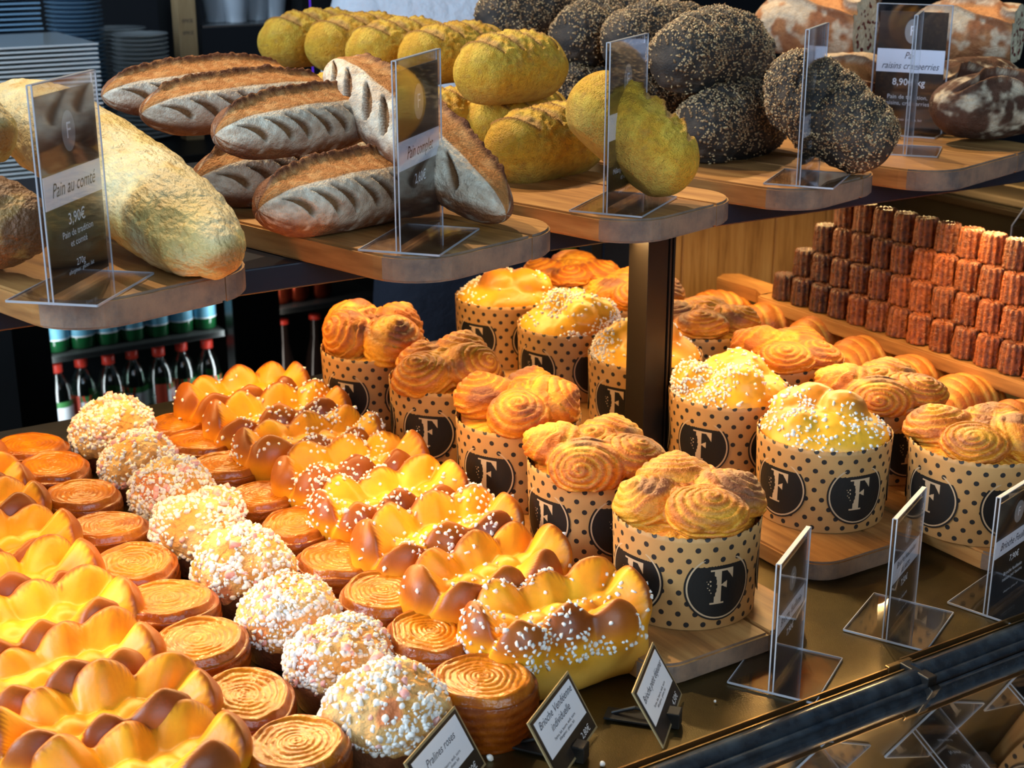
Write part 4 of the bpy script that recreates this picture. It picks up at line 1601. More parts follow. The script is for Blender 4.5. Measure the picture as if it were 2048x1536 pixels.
def cut_loaf(me, xcut, seed, name):
    """slice a loaf square across and give it a crumb face with berries"""
    bm = bmesh.new()
    bm.from_mesh(me)
    g = bm.verts[:] + bm.edges[:] + bm.faces[:]
    r = bmesh.ops.bisect_plane(bm, geom=g, plane_co=(xcut, 0, 0), plane_no=(1, 0, 0), clear_outer=True)
    edge = [v for v in r['geom_cut'] if isinstance(v, bmesh.types.BMVert)]
    pts = sorted([(math.atan2(v.co.z, v.co.y), v.co.y, v.co.z) for v in edge])
    m2 = bpy.data.meshes.new(name)
    bm.to_mesh(m2)
    bm.free()
    m2.materials.append(M['bread'])
    # crumb face: fan grid with relief
    n = len(pts)
    V, F = [], []
    m = 14
    for i, f in enumerate(np.linspace(0.02, 0.995, m)):
        for (_, y, z) in pts:
            V.append((xcut, y * f, z * f))
    V = np.array(V)
    h = fbm(V, 110, seed, 2)
    V[:, 0] += -0.0012 - 0.0022 * ss(0.1, 0.5, h) + 0.0016
    F = grid_faces(m, n)
    crumb = mesh_np('crumb_face', V, F, M['crumb'])
    rg = random.Random(seed)
    bp = []
    ymx, zmx = max(abs(p[1]) for p in pts), max(abs(p[2]) for p in pts)
    while len(bp) < 32:
        y, z = rg.uniform(-1, 1), rg.uniform(-1, 1)
        if y * y + z * z < 0.75:
            bp.append(np.array([xcut - 0.0002, y * ymx, z * zmx * 0.85]))
    ber = []
    for k, p in enumerate(bp):
        b = MB()
        bmesh.ops.create_icosphere(b.bm, subdivisions=1, radius=1.0)
        s = rg.uniform(0.003, 0.0062)
        an = rg.uniform(0, 3)
        bmesh.ops.transform(b.bm, matrix=Matrix.Translation(p) @ Matrix.Rotation(an, 4, 'X') @ Matrix.Diagonal((0.0014, s * 0.6, s, 1)), verts=b.bm.verts[:])
        ber.append(b.mesh('cranberry', M['berry'], True))
    return m2, crumb, ber


ru, rud = make_rustic(5), make_rustic(9, True)
cutA = cut_loaf(ru, 0.055, 3, 'crust')
gR = 'raisin and cranberry loaves'


def put_cut(p, q, lab, sc=1.0, roll=0.0):
    c, e, L = orient(p, q, roll)
    t = thing('cranberry_loaf', lab, 'bread', c, e, gR)
    ob('crust', cutA[0], t)
    cf = ob('crumb_face', cutA[1], t)
    for b in cutA[2]:
        ob('cranberry', b, cf)
    t.scale = (sc, sc, sc)


def at_face(px, py, z, ang, off=0.055):
    """the cut face centre is seen at the pixel; returns loaf ends"""
    c = P(px, py, z)
    d = np.array([math.cos(R(ang)), math.sin(R(ang)), 0])
    m = c - d * off
    return m - d * 0.12, m + d * 0.12


put_cut(*at_face(1738, 58, 0.408, -66), 'floured cranberry loaf with cut speckled face, behind the seeded loaves', 0.92)
put_cut(*at_face(2052, 72, 0.405, -62), 'floured cranberry loaf with cut face at the right edge, on the dark loaf', 0.82)
p, q = along(1872, 218, 0.346, -6, 0.24)
put(rud, 'rustic_loaf', p, q, 'very dark floured loaf lying on the reddish board at the right edge', 'bread', gR, 0.2, 0.24, 0.80)
p, q = along(1560, 190, 0.350, 8, 0.22)
put(ru, 'rustic_loaf', p, q, 'floured brown loaf at the bottom behind the leaning seeded loaf', 'bread', gR, 0.4, 0.24, 0.82)
p, q = along(1700, 20, 0.44, 12, 0.22)
put(ru, 'rustic_loaf', p + np.array([0.03, 0.16, 0]), q + np.array([0.03, 0.16, 0]), 'floured brown loaf at the top rear behind the raisin sign', 'bread', gR, -0.3, 0.24, 0.82)
p, q = along(1650, 130, 0.350, 12, 0.22)
put(ru, 'rustic_loaf', p + np.array([0.08, 0.12, 0]), q + np.array([0.08, 0.12, 0]), 'floured brown loaf at the bottom rear of the cranberry pile', 'bread', gR, -0.3, 0.24, 0.82)


put(rud, 'rustic_loaf', np.array([1.345, 1.235, 0.346]), np.array([1.555, 1.265, 0.346]), 'dark floured loaf behind the front dark loaf, under the cut one', 'bread', gR, 0.6, 0.24, 0.80)

# ---------------------------------------------------------------- signs
def text_mesh(body, size, m, shear=0.0, align='CENTER', name='lettering', stretch=1.0, bold=0.0):
    c = bpy.data.curves.new(name, 'FONT')
    c.body = body
    c.size = size
    c.align_x = align
    c.align_y = 'CENTER'
    c.shear = shear
    c.offset = bold
    c.resolution_u = 2
    c.space_line = 1.05
    o = bpy.data.objects.new(name, c)
    COL.objects.link(o)
    dg = bpy.context.evaluated_depsgraph_get()
    me = bpy.data.meshes.new_from_object(o.evaluated_get(dg))
    bpy.data.objects.remove(o)
    me.transform(Matrix.Diagonal((stretch, 1, 1, 1)))
    me.materials.clear()
    me.materials.append(m)
    return me


def ellipse_mesh(rx, rz, m, n=32):
    b = MB()
    b.prism([(rx * math.cos(2 * PI * k / n), rz * math.sin(2 * PI * k / n)) for k in range(n)], 0, 0.0001)
    return b.mesh('oval_mark', m)


UP = Matrix.Rotation(PI / 2, 4, 'X')


def sign(label, a, b, H, lines, W=None, foot=0.034, lean=0.0, fy0=0.36, bandh=0.17, price=None, small=None, flip=1, blank_top=0.03):
    """T-shaped clear holder: a, b = ends of the panel's foot line; card printed on the -y side"""
    a, b = np.array(a), np.array(b)
    d = b - a
    ang = math.atan2(d[1], d[0])
    W = W or float(np.hypot(d[0], d[1]))
    m = (a + b) / 2
    t = thing('price_sign', label, 'sign', (m[0], m[1], m[2]), (lean, 0, ang), 'clear price signs')
    pn = MB()
    pn.box(-W / 2, W / 2, 0.0011, 0.0021, 0.0, H, 0.0003)
    pn.box(-W / 2, W / 2, -0.0021, -0.0011, 0.0, H, 0.0003)
    panel = pn.build('acrylic_panel', M['acrylic'], t)
    ed = MB()
    for q_ in (-1, 1):
        ed.box(-W / 2 - 0.0003, -W / 2 + 0.0004, q_ * 0.0017 - 0.0005, q_ * 0.0017 + 0.0005, 0, H)
        ed.box(W / 2 - 0.0004, W / 2 + 0.0003, q_ * 0.0017 - 0.0005, q_ * 0.0017 + 0.0005, 0, H)
    ed.box(-W / 2, W / 2, -0.0018, 0.0018, H - 0.0005, H + 0.0003)
    ed.build('panel_edge', M['acrylic_edge'], panel)
    for s in (-1, 1):
        f = MB().box(-W / 2, W / 2, min(s * 0.001, s * foot), max(s * 0.001, s * foot), 0.0003, 0.0016, 0.0003).build('foot', M['acrylic'], t)
        e = MB()
        e.box(-W / 2, W / 2, min(s * foot, s * (foot + 0.0006)), max(s * foot, s * (foot + 0.0006)), 0.0002, 0.0018)
        e.box(-W / 2 - 0.0004, -W / 2 + 0.0003, min(0, s * foot), max(0, s * foot), 0.0002, 0.0018)
        e.box(W / 2 - 0.0003, W / 2 + 0.0004, min(0, s * foot), max(0, s * foot), 0.0002, 0.0018)
        e.build('foot_edge', M['acrylic_edge'], f)
    z0, z1 = 0.006, H * (1 - blank_top) - 0.004
    card = MB().box(-W / 2 + 0.004, W / 2 - 0.004, -0.0007, 0.0007, z0, z1).build('card', M['card_dark'], t)
    hc = z1 - z0
    zb = z0 + hc * (1 - fy0) - bandh * hc
    MB().box(-W / 2 + 0.004, W / 2 - 0.004, -0.00095, -0.0007, zb, zb + bandh * hc).build('title_band', M['white_card'], card)
    zo = z0 + hc * (1 - fy0 * 0.52)
    o = ob('oval_mark', ellipse_mesh(W * 0.105, hc * 0.105, M['oval_ink']), card)
    o.matrix_local = Matrix.Translation((0, -0.00085, zo)) @ UP
    o = ob('letter', text_mesh('F', hc * 0.12, M['white_ink']), card)
    o.matrix_local = Matrix.Translation((0, -0.001, zo)) @ UP

    def line(txt, z, size, mm, shear=0.0, stretch=1.0, bold=0.0):
        if not txt.strip():
            return
        me = text_mesh(txt, size, mm, shear, stretch=stretch, bold=bold)
        xs = [v.co.x for v in me.vertices]
        w = max(xs) - min(xs)
        if w > W * 0.82:
            me.transform(Matrix.Diagonal((W * 0.82 / w, 1, 1, 1)))
        q = ob('lettering', me, card)
        q.matrix_local = Matrix.Translation((0, -0.0011, z)) @ UP
    line(lines, zb + bandh * hc * 0.5, bandh * hc * (0.62 if '\n' not in lines else 0.42), M['ink'], 0.35, 0.8)
    if price:
        line(price, zb - hc * 0.085, hc * 0.085, M['white_ink'], 0, 0.95, 0.0001)
    if small:
        line(small, zb - hc * 0.24, hc * 0.052, M['white_ink'])
        line('allergènes : gluten, lait', z0 + hc * 0.07, hc * 0.032, M['white_ink'], 0.2)
    return t


zT = UB + BT + 0.001
sign('clear holder with dark cheese bread card, first sign from the left', P(103, 610, zT), P(222, 545, zT), 0.150, 'Pain au comté', price='3,90€', small='Pain de tradition\net comté\n\n270g', fy0=0.40)
sign('clear holder with dark wholemeal bread card, in front of the floured loaves', P(797, 508, zT), P(882, 455, zT), 0.150, 'Pain complet', price='2,60€', fy0=0.40)
sign('clear holder with dark maize bread card, in front of the leaning yellow loaf', P(1210, 430, zT), P(1284, 390, zT), 0.150, 'Pain au maïs', price='2,80€', small='Mélange de farine de blé\net de maïs', fy0=0.40)
sign('clear holder seen narrow, in front of the leaning seeded loaf', P(1596, 374, zT), P(1634, 345, zT), 0.150, 'Pain noir', W=0.088, price='3,20€', small='Pain aux graines\net sésame', fy0=0.50, blank_top=0.12)
p_ = P(1815, 262, zT)
sign('clear holder with raisin bread card facing the customers, on the reddish board', P(1768, 262, zT), P(1850, 268, zT), 0.150, 'Pain\nraisins cranberries', W=0.088, price='8,90€/kg', small='Pain de tradition,\nraisins, cranberries', fy0=0.32, bandh=0.2)
p_ = P(1812, 304, zT)
s5 = sign('clear empty holder seen edge-on in front of the raisin bread sign', P(1811, 309, zT), P(1819, 296, zT), 0.150, ' ', W=0.07, fy0=0.30)
for c_ in list(s5.children):
    if c_.name.startswith('card'):
        for g_ in list(c_.children):
            bpy.data.objects.remove(g_)
        bpy.data.objects.remove(c_)
zc = 0.0005
sign('small clear holder nearest the black rail, left of the three on the counter', P(1541, 1388, zc), P(1600, 1300, zc), 0.108, 'Brioche feuilletée', price='7,90€', foot=0.034, fy0=0.42, bandh=0.16)
sign('small clear holder on the counter with sugar brioche card, middle of three', P(1768, 1283, zc), P(1826, 1208, zc), 0.108, 'Brioche mousseline\nau sucre', price='7,50€', foot=0.034, fy0=0.36, bandh=0.2, small='Pur beurre')
sign('small clear holder with flaky brioche card at the right edge of the counter', P(1970, 1233, zc), P(1970, 1233, zc) + (P(1826, 1208, zc) - P(1768, 1283, zc)) * 1.05 + np.array([0.008, -0.015, 0]), 0.108, 'Brioche Feuilletée', price='7,90€', foot=0.034, fy0=0.36, small='Brioche feuilletée\nmaison pur beurre')


# small tilted cards in black clips
def clip_card(label, r0, r1, lines, price):
    """bottom edge runs r0 -> r1 on the counter; the card leans back to the left"""
    r0, r1 = np.array(r0), np.array(r1)
    d = (r1 - r0)
    W = 0.076
    d = d / np.linalg.norm(d)
    c = (r0 + r1) / 2
    ang = math.atan2(d[1], d[0])
    t = thing('clip_card', label, 'card', (c[0], c[1], 0.0045), (0, 0, ang), 'small cards in black clips')
    Hh = 0.047
    tilt = Matrix.Rotation(R(-30), 4, 'X')
    fr = MB().box(-W / 2, W / 2, -0.0005, 0.0005, 0, Hh).build('card', M['gold_frame'], t)
    fr.matrix_local = tilt
    MB().box(-W / 2 + 0.0018, W / 2 - 0.0018, -0.0008, -0.0005, 0.0018, Hh - 0.0018).build('dark_border', M['card_dark'], fr)
    MB().box(-W / 2 + 0.005, W / 2 - 0.005, -0.0011, -0.0008, 0.015, Hh - 0.004).build('white_field', M['white_card'], fr)
    for txt, z, sz, mm, sh_ in ((lines, Hh * 0.72, 0.0075, M['ink'], 0.35), ('Farine, lait, beurre, œufs, sucre\nAllergènes : gluten, lait', Hh * 0.45, 0.0030, M['ink'], 0.0), (price, Hh * 0.14, 0.0065, M['white_ink'], 0.0)):
        me = text_mesh(txt, sz, mm, sh_)
        xs = [v.co.x for v in me.vertices]
        w = max(xs) - min(xs)
        if w > W * 0.8:
            me.transform(Matrix.Diagonal((W * 0.8 / w, 1, 1, 1)))
        o = ob('lettering', me, fr)
        o.matrix_local = Matrix.Translation((0.02 if mm == M['white_ink'] else 0, -0.0013, z)) @ UP
    cl = MB().box(-0.008, 0.008, 0.0, 0.050, -0.003, -0.001, 0.0005).build('clip_base', M['blackmetal'], t)
    MB().box(-0.006, 0.006, -0.006, 0.004, -0.0035, 0.009, 0.001).build('clip_jaw', M['blackmetal'], t)
    MB().tube([(0, 0.045, -0.001), (0, 0.028, 0.006), (0, 0.008, 0.004)], 0.0015).build('clip_arm', M['blackmetal'], t)
    return t


v = P(1362, 1400, 0.0) - P(1325, 1508, 0.0)
for lab, px, py, ln_, pr in (('tilted white card in a black clip, nearest to the sugared front loaf', 1345, 1452, 'Brioche petit déjeuner', '4,50€'),
                             ('tilted white card in a black clip, middle one of the three small cards', 1157, 1520, 'Brioche Vendéenne\nindividuelle', '2,80€'),
                             ('tilted white card in a black clip at the bottom edge of the picture', 925, 1600, 'Pralines roses', '3,20€')):
    c = P(px, py, 0.0)
    rot_ = 0 if px > 1300 else -0.12
    vv = np.array([v[0] * math.cos(rot_) - v[1] * math.sin(rot_), v[0] * math.sin(rot_) + v[1] * math.cos(rot_), 0])
    clip_card(lab, c - vv / 2, c + vv / 2, ln_, pr)

# crumbs of sugar on the tray
for k, (px, py) in enumerate(((980, 1516), (1068, 1436), (1430, 1403), (1205, 1528))):
    q = P(px, py, 0.002)
    o = ob('sugar_crumb', scatter('sugar_crumb', [np.zeros(3)], 0.003 if k != 2 else 0.0018, M['sugar'], 40 + k, [LUMPS[2]]), loc=(q[0], q[1], 0.0022))
    tag(o, ['loose white sugar crumb in front of the praline dome', 'loose sugar crumb beside the front glazed roll', 'tiny loose sugar crumb near the first counter sign', 'loose white crumb by the black rail'][k], 'crumb')

# ---------------------------------------------------------------- rail and front glass
RY = 0.6935


def rail(x0, x1, dy, dz, label):
    t = thing('counter_rail', label, 'rail', ((x0 + x1) / 2, RY - 0.02 + dy, dz), (0, 0, 0), 'black rails along the counter edge')
    h = (x1 - x0) / 2

    def ext(poly, name, m, smooth=False):
        # poly in (y, z)
        b = MB()
        b.prism([(z, -y) for y, z in poly], -h, h, Matrix(((0, 0, 1, 0), (0, -1, 0, 0), (1, 0, 0, 0), (0, 0, 0, 1))))
        return b.build(name, m, t, smooth=smooth, angle=30)
    def arc(cy, cz, r, n=14):
        return [(cy + r * math.cos(PI * k / n), cz + r * math.sin(PI * k / n)) for k in range(n + 1)]
    ext([(0.0205, -0.012), (0.0205, 0.004), (0.019, 0.004), (0.019, -0.012)], 'rear_lip', M['brassy'])
    ext([(0.014, -0.012), (0.014, 0.003), (0.0128, 0.003), (0.0128, -0.012)], 'inner_lip', M['brassy'])
    ext(arc(0.0035, -0.002, 0.0085), 'rail_bead', M['rail'], True)
    ext(arc(-0.0075, -0.005, 0.0050), 'rail_bead', M['rail'], True)
    ext([(0.0128, -0.012), (0.0128, -0.003), (-0.016, -0.008), (-0.016, -0.012)], 'rail_bed', M['blackmetal'])
    ext([(-0.0165, -0.014), (-0.0165, -0.004), (-0.0180, -0.003), (-0.0180, -0.014)], 'front_lip', M['brassy'])
    ext([(0.0205, -0.020), (0.0205, -0.012), (-0.018, -0.012), (-0.018, -0.020)], 'rail_base', M['blackmetal'])
    return t


rail(-0.2, 0.792, 0.0, 0.0, 'black rounded rail along the counter front, near section')
rail(0.795, 1.9, 0.0035, 0.002, 'black rounded rail along the counter front, far section past the joint')
jt = thing('rail_joint', 'small bronze clip bridging the two rail sections', 'clip', (0.7935, RY - 0.001, 0.002))
MB().box(-0.016, 0.010, -0.001, 0.0035, -0.002, 0.0035, 0.0005).build('clip_plate', M['brassy'], jt)
MB().box(-0.004, 0.006, -0.030, 0.0, -0.006, 0.004, 0.001).build('clip_bridge', M['blackmetal'], jt)

t32 = R(32)
gl = thing('front_glass', 'sloping reflective glass pane in front of the black rail', 'glass', (0.9, 0.651, 0.004))
g = MB().box(-1.1, 0.7, -0.33, 0.0, -0.003, 0.003, 0.0005).build('glass_pane', M['frontglass'], gl)
g.rotation_euler = (-t32, 0, 0)

# ---------------------------------------------------------------- background, behind the counter
# wooden end panel
wp = thing('plank_partition', 'upright panel of vertical wooden planks behind the croissants', 'panel', (1.30, 1.68, 0.0))
x = 0.0
k = 0
while x < 0.62:
    w = (0.030, 0.012, 0.013, 0.05, 0.075, 0.06, 0.08)[k % 7]
    MB().box(x, x + w - 0.0012, (k % 3) * 0.0015, 0.016, -0.95, 0.2585, 0.0008).build('plank', M['plank'], wp)
    x += w
    k += 1
# dark cabinet end left of it
cf = thing('dark_upright', 'black upright beside the wooden panel', 'cabinet', (1.20, 1.70, -0.95))
MB().box(0.0, 0.094, 0, 0.03, 0, 1.205).build('side_board', M['blackmetal'], cf)
MB().box(0.02, 0.074, -0.004, 0.0, 0.02, 1.18).build('edge_strip', M['shelf'], cf)

# black machine with a menu paper on top, right
mc = thing('black_machine', 'black glass-fronted machine behind the ribbed cakes', 'machine', (2.15, 1.35, 0.0))
e0 = PX(1880, 393, 1.72)
ztop = float(e0[2])
MB().box(-0.43, 0.5, -0.62, 0.42, 0.001, ztop, 0.004).build('housing', M['machine'], mc)
MB().box(-0.436, -0.428, -0.62, 0.42, ztop - 0.006, ztop + 0.003, 0.001).build('top_trim', M['bronze'], mc)
MB().box(-0.40, 0.4, -0.58, 0.40, ztop, ztop + 0.012, 0.003).build('lid', M['greybox'], mc)
q = PX(1930, 385, 1.85)
me = MB().box(-0.10, 0.25, -0.30, 0.1, 0, 0.003).build('menu_paper', M['paperboard'])
me.location = (1.92, 1.45, ztop + 0.013)
tag(me, 'flat kraft menu paper lying on the black machine', 'paper')
lt = text_mesh('MENU', 0.05, M['ink'])
# clear acrylic case at the right edge
ac = thing('acrylic_case', 'empty clear acrylic case at the right edge behind the ribbed cakes', 'case', (1.56, 1.11, 0.0))
zt = 0.205
for x0, x1, y0, y1, z0, z1 in ((-0.05, -0.047, -0.12, 0.10, 0, zt - 0.03), (0.10, 0.103, -0.12, 0.10, 0, zt), (-0.02, 0.103, -0.12, 0.10, zt, zt + 0.003), (-0.05, 0.10, 0.097, 0.10, 0, zt - 0.03)):
    MB().box(x0, x1, y0, y1, z0, z1).build('case_panel', M['acrylic'], ac)
for y0 in (-0.12, 0.10):
    MB().tube([(-0.0485, y0, 0), (-0.0485, y0, zt - 0.03), (-0.018, y0, zt + 0.002), (0.10, y0, zt + 0.002)], 0.0009, 6).build('case_edge', M['acrylic_edge'], ac)

# back fridge and worktop
FYB = 3.05
ZS = P(270, 690, 0)[2]


def depth_pt(px, py, y):
    return PY(px, py, y)


fr = thing('bottle_fridge', 'black drinks fridge with shelves of bottles behind the counter', 'fridge', (2.0, FYB, -0.95))
pA = depth_pt(100, 720, FYB)      # shelf edge
zsh = float(pA[2])
pL, pR = float(depth_pt(96, 700, FYB)[0]), float(depth_pt(457, 650, FYB)[0])
pL2, pR2 = float(depth_pt(552, 650, FYB)[0]), float(depth_pt(700, 650, FYB)[0])
zt2 = 0.02
W0, W1 = pL - 0.5, 5.2


def frbox(n, x0, x1, y0, y1, z0, z1, m, bev=0.002):
    o = MB().box(x0 - 2.0, x1 - 2.0, y0 - FYB, y1 - FYB, z0 + 0.95, z1 + 0.95, bev).build(n, M[m], fr)
    return o


frbox('back_panel', W0, W1, FYB + 0.42, FYB + 0.44, -0.95, zt2, 'wall')
frbox('door_frame', W0, pL, FYB - 0.03, FYB + 0.02, -0.95, zt2, 'blackmetal')
frbox('door_frame', pR, pL2, FYB - 0.03, FYB + 0.02, -0.95, zt2, 'blackmetal')
xg0, xg1 = float(depth_pt(1010, 560, FYB)[0]), float(depth_pt(1165, 560, FYB)[0])
frbox('door_frame', xg0 - 0.35, xg0, FYB - 0.03, FYB + 0.02, -0.95, zt2, 'blackmetal')
frbox('door_frame', xg1, W1, FYB - 0.03, FYB + 0.02, -0.95, zt2, 'blackmetal')
frbox('plinth', W0, W1, FYB - 0.02, FYB + 0.4, -0.95, -0.86, 'blackmetal')
frbox('shelf', pL, pR, FYB + 0.015, FYB + 0.40, zsh - 0.014, zsh, 'fridgeshelf')
frbox('shelf', pL2, xg0 - 0.35, FYB + 0.015, FYB + 0.40, zsh + 0.016, zsh + 0.03, 'fridgeshelf')
frbox('top', W0, W1, FYB - 0.04, FYB + 0.9, zt2, zt2 + 0.03, 'blackmetal')
zlow = zsh - 0.262
frbox('lower_shelf', pL, pR, FYB + 0.015, FYB + 0.40, zlow - 0.022, zlow, 'greybox')
frbox('lower_shelf', pL2, xg0 - 0.35, FYB + 0.015, FYB + 0.40, zlow - 0.022, zlow, 'greybox')
zg = float(depth_pt(1100, 570, FYB + 0.05)[2])
frbox('shelf', xg0, xg1, FYB + 0.015, FYB + 0.40, zg - 0.02, zg, 'greybox')
for xs_, xt_ in ((pL + 0.006, pL + 0.3), (pR - 0.006, pR - 0.3)):  # added fill lights at the door sides, to brighten the bottle labels
    lamp('fridge_fill', 'AREA', (xs_, FYB + 0.012, zsh - 0.02), (xt_, FYB + 0.09, zsh - 0.03), 0.28, (0.85, 0.97, 1.0), shape='RECTANGLE', size=0.02, size_y=0.46)
lamp('fridge_fill', 'AREA', (pL2 + 0.006, FYB + 0.012, zsh), (pL2 + 0.3, FYB + 0.09, zsh), 0.16, (1.0, 0.9, 0.8), shape='RECTANGLE', size=0.02, size_y=0.4)  # added fill light for the cans and dark bottles

# green bottles with blue labels
gbody = MB().lathe([(0.001, 0), (0.032, 0), (0.0355, 0.004), (0.036, 0.03), (0.036, 0.16), (0.030, 0.19), (0.014, 0.225), (0.0125, 0.27), (0.0135, 0.275), (0.0135, 0.285)], n=28).mesh('glass', M['greenglass'], True)
glab = MB().lathe([(0.0363, 0.031), (0.0366, 0.032), (0.0366, 0.145), (0.0363, 0.146)], n=28, caps=False).mesh('label', M['bluelabel'], True)
gtrim = MB().lathe([(0.0367, 0.0305), (0.0369, 0.031), (0.0369, 0.0335), (0.0367, 0.034)], n=28, caps=False).mesh('label_edge', M['white_card'], True)
nG = 7
for k in range(nG):
    x = pL + 0.035 + (pR - pL - 0.07) * k / (nG - 1)
    t = thing('water_bottle', 'green glass bottle with blue label on the upper fridge shelf, %s from the left' % ORD[k], 'bottle', (x, FYB + 0.065, zsh + 0.0005), (0, 0, k * 1.0), 'green glass bottles')
    t.scale = (0.80, 0.80, 0.9)
    ob('glass', gbody, t)
    l_ = ob('label', glab, t)
    ob('label_edge', gtrim, l_)
# clear bottles with red caps
pbody = MB().lathe([(0.001, 0.004), (0.024, 0.0), (0.031, 0.006), (0.032, 0.03), (0.0305, 0.045), (0.032, 0.06), (0.032, 0.150), (0.0305, 0.168), (0.0255, 0.186), (0.0170, 0.200), (0.0125, 0.206), (0.0118, 0.212)], n=28).mesh('bottle_body', M['pet'], True)
cap = MB().lathe([(0.0150, 0.211), (0.0150, 0.229), (0.0138, 0.231)], n=24).mesh('cap', M['redcap'], True)


def arc_label(r, z0, z1, a0, a1, m, n=14):
    V, F = [], []
    for i in range(n + 1):
        a = a0 + (a1 - a0) * i / n
        for z in (z0, z1):
            V.append((r * math.cos(a), r * math.sin(a), z))
    for i in range(n):
        F.append((2 * i, 2 * i + 2, 2 * i + 3, 2 * i + 1))
    return mesh_np('label', np.array(V), np.array(F), m)


lw = arc_label(0.0325, 0.100, 0.135, -PI * 0.75, PI * 0.2, M['white_card'])
lg = arc_label(0.0324, 0.130, 0.148, -PI * 0.75, PI * 0.2, M['greenlabel'])
lr = arc_label(0.0326, 0.098, 0.150, -PI * 1.05, -PI * 0.78, M['redlabel'])


def vee():
    r = 0.0329
    V, F = [], []
    for (u0, u1, w) in ((-0.009, 0.0, 0.006), (0.009, 0.0, 0.006)):
        b = len(V)
        for u, z in ((u0 - w / 2, 0.149), (u0 + w / 2, 0.149), (u1 + w / 3, 0.103), (u1 - w / 3, 0.103)):
            a = -PI / 2 - 0.35 + u / r
            V.append((r * math.cos(a), r * math.sin(a), z))
        F.append((b, b + 1, b + 2, b + 3))
    return mesh_np('letter_mark', np.array(V), np.array(F), M['redlabel'], smooth=False)


vm = vee()
nC = 7
for k in range(nC):
    x = pL + 0.03 + (pR - pL - 0.06) * k / (nC - 1)
    t = thing('plastic_bottle', 'clear plastic bottle with red cap on the lower fridge shelf, %s from the left' % ORD[k], 'bottle', (x, FYB + 0.07 + (k % 2) * 0.012, zlow + 0.0005), (0, 0, (-0.9, 0.3, 0.9, -0.2, 1.0, 0.2, 0.8, 0.1)[k]), 'clear bottles with red caps')
    t.scale = (0.94, 0.94, 1.0)
    ob('bottle_body', pbody, t)
    ob('cap', cap, t)
    for m_ in (lw, lg, lr):
        l_ = ob('label', m_, t)
        if m_ is lw:
            ob('letter_mark', vm, l_)
# red cans and dark bottles
canb = MB().lathe([(0.001, 0.0), (0.022, 0.0), (0.026, 0.006), (0.0285, 0.012), (0.0285, 0.135), (0.0255, 0.146), (0.024, 0.148)], n=28)
can_red = canb.mesh('can_body', M['copper_can'], True)
can_rim = MB().lathe([(0.0245, 0.146), (0.0262, 0.147), (0.0262, 0.1495), (0.0235, 0.1495), (0.0230, 0.147)], n=28, caps=False).mesh('can_rim', M['steel'], True)
for k, px in enumerate((562, 598, 643)):
    p = depth_pt(px, 640, FYB + 0.07)
    t = thing('drink_can', 'shiny dark red can on the fridge shelf, %s from the left' % ORD[k], 'can', (p[0], FYB + 0.07, zsh + 0.0305), (0, 0, 0), 'dark red cans')
    ob('can_body', can_red, t)
    ob('can_rim', can_rim, t)
dbody = MB().lathe([(0.001, 0), (0.028, 0), (0.031, 0.006), (0.030, 0.06), (0.032, 0.10), (0.026, 0.14), (0.014, 0.19), (0.012, 0.235), (0.0135, 0.24)], n=28).mesh('glass', M['cola'], True)
dcap = MB().lathe([(0.0150, 0.236), (0.0150, 0.246), (0.012, 0.248)], n=20).mesh('cap', M['redcap'], True)
dlab = MB().lathe([(0.0308, 0.052), (0.0318, 0.062), (0.0328, 0.098)], n=28, caps=False).mesh('label', M['redlabel'], True)
for k in range(3):
    x = pL2 + 0.05 + k * 0.085
    t = thing('soda_bottle', 'dark glass bottle with dim red label under the cans, %s from the left' % ORD[k], 'bottle', (x, FYB + 0.08, zlow + 0.0005), (0, 0, 0), 'dark soda bottles')
    for n_, m_ in (('glass', dbody), ('cap', dcap), ('label', dlab)):
        ob(n_, m_, t)
can_gr = can_red.copy()
can_gr.materials[0] = M['green_can']
for k, px in enumerate((1066, 1100, 1132)):
    p = depth_pt(px, 560, FYB + 0.07)
    t = thing('drink_can', 'green and yellow can seen below the board, %s from the left' % ORD[k], 'can', (p[0], FYB + 0.07, zg + 0.0005), (0, 0, 0), 'green cans')
    ob('can_body', can_gr, t)
    ob('can_rim', can_rim, t)
lamp('fridge_fill', 'AREA', (float(depth_pt(1100, 540, FYB)[0]), FYB + 0.0, zt2 - 0.05), (float(depth_pt(1100, 540, FYB)[0]), FYB + 0.1, zg), 0.25, (0.9, 1, 0.9), shape='RECTANGLE', size=0.2, size_y=0.02)  # added fill light above the green cans

# stacks of plates on the back worktop
ZB = zt2 + 0.0305
sq = MB()
sq.box(-0.13, 0.13, -0.13, 0.13, 0.001, 0.0045, 0.0012)
sq.box(-0.10, 0.10, -0.10, 0.10, 0.0, 0.0015)
sqm = sq.mesh('square_plate', M['plate'])
rdm = MB().lathe([(0.001, 0.0), (0.036, 0.0), (0.040, 0.0012), (0.062, 0.0070), (0.0640, 0.0078), (0.0635, 0.0090), (0.060, 0.0082), (0.040, 0.0030), (0.001, 0.0028)], n=56).mesh('round_plate', M['plate'], True, 50)


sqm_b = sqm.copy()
sqm_b.materials[0] = M['daylight_tinted_plate']
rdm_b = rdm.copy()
rdm_b.materials[0] = M['daylight_tinted_plate']


def stack(me, name, cx, cy, ztop, z0, pitch, lab, grp, tw=0.0):
    n = int(round((ztop - z0) / pitch))
    for k in range(n):
        o = ob(name, me, loc=(cx + rng.uniform(-0.0012, 0.0012), cy + rng.uniform(-0.0012, 0.0012), z0 + k * pitch), rot=(0, 0, tw + R(rng.uniform(-0.5, 0.5))))
        tag(o, lab % ORD[n - 1 - k] if n - 1 - k < len(ORD) else lab % 'lowest', 'plate', grp)


ycl = FYB - 0.30
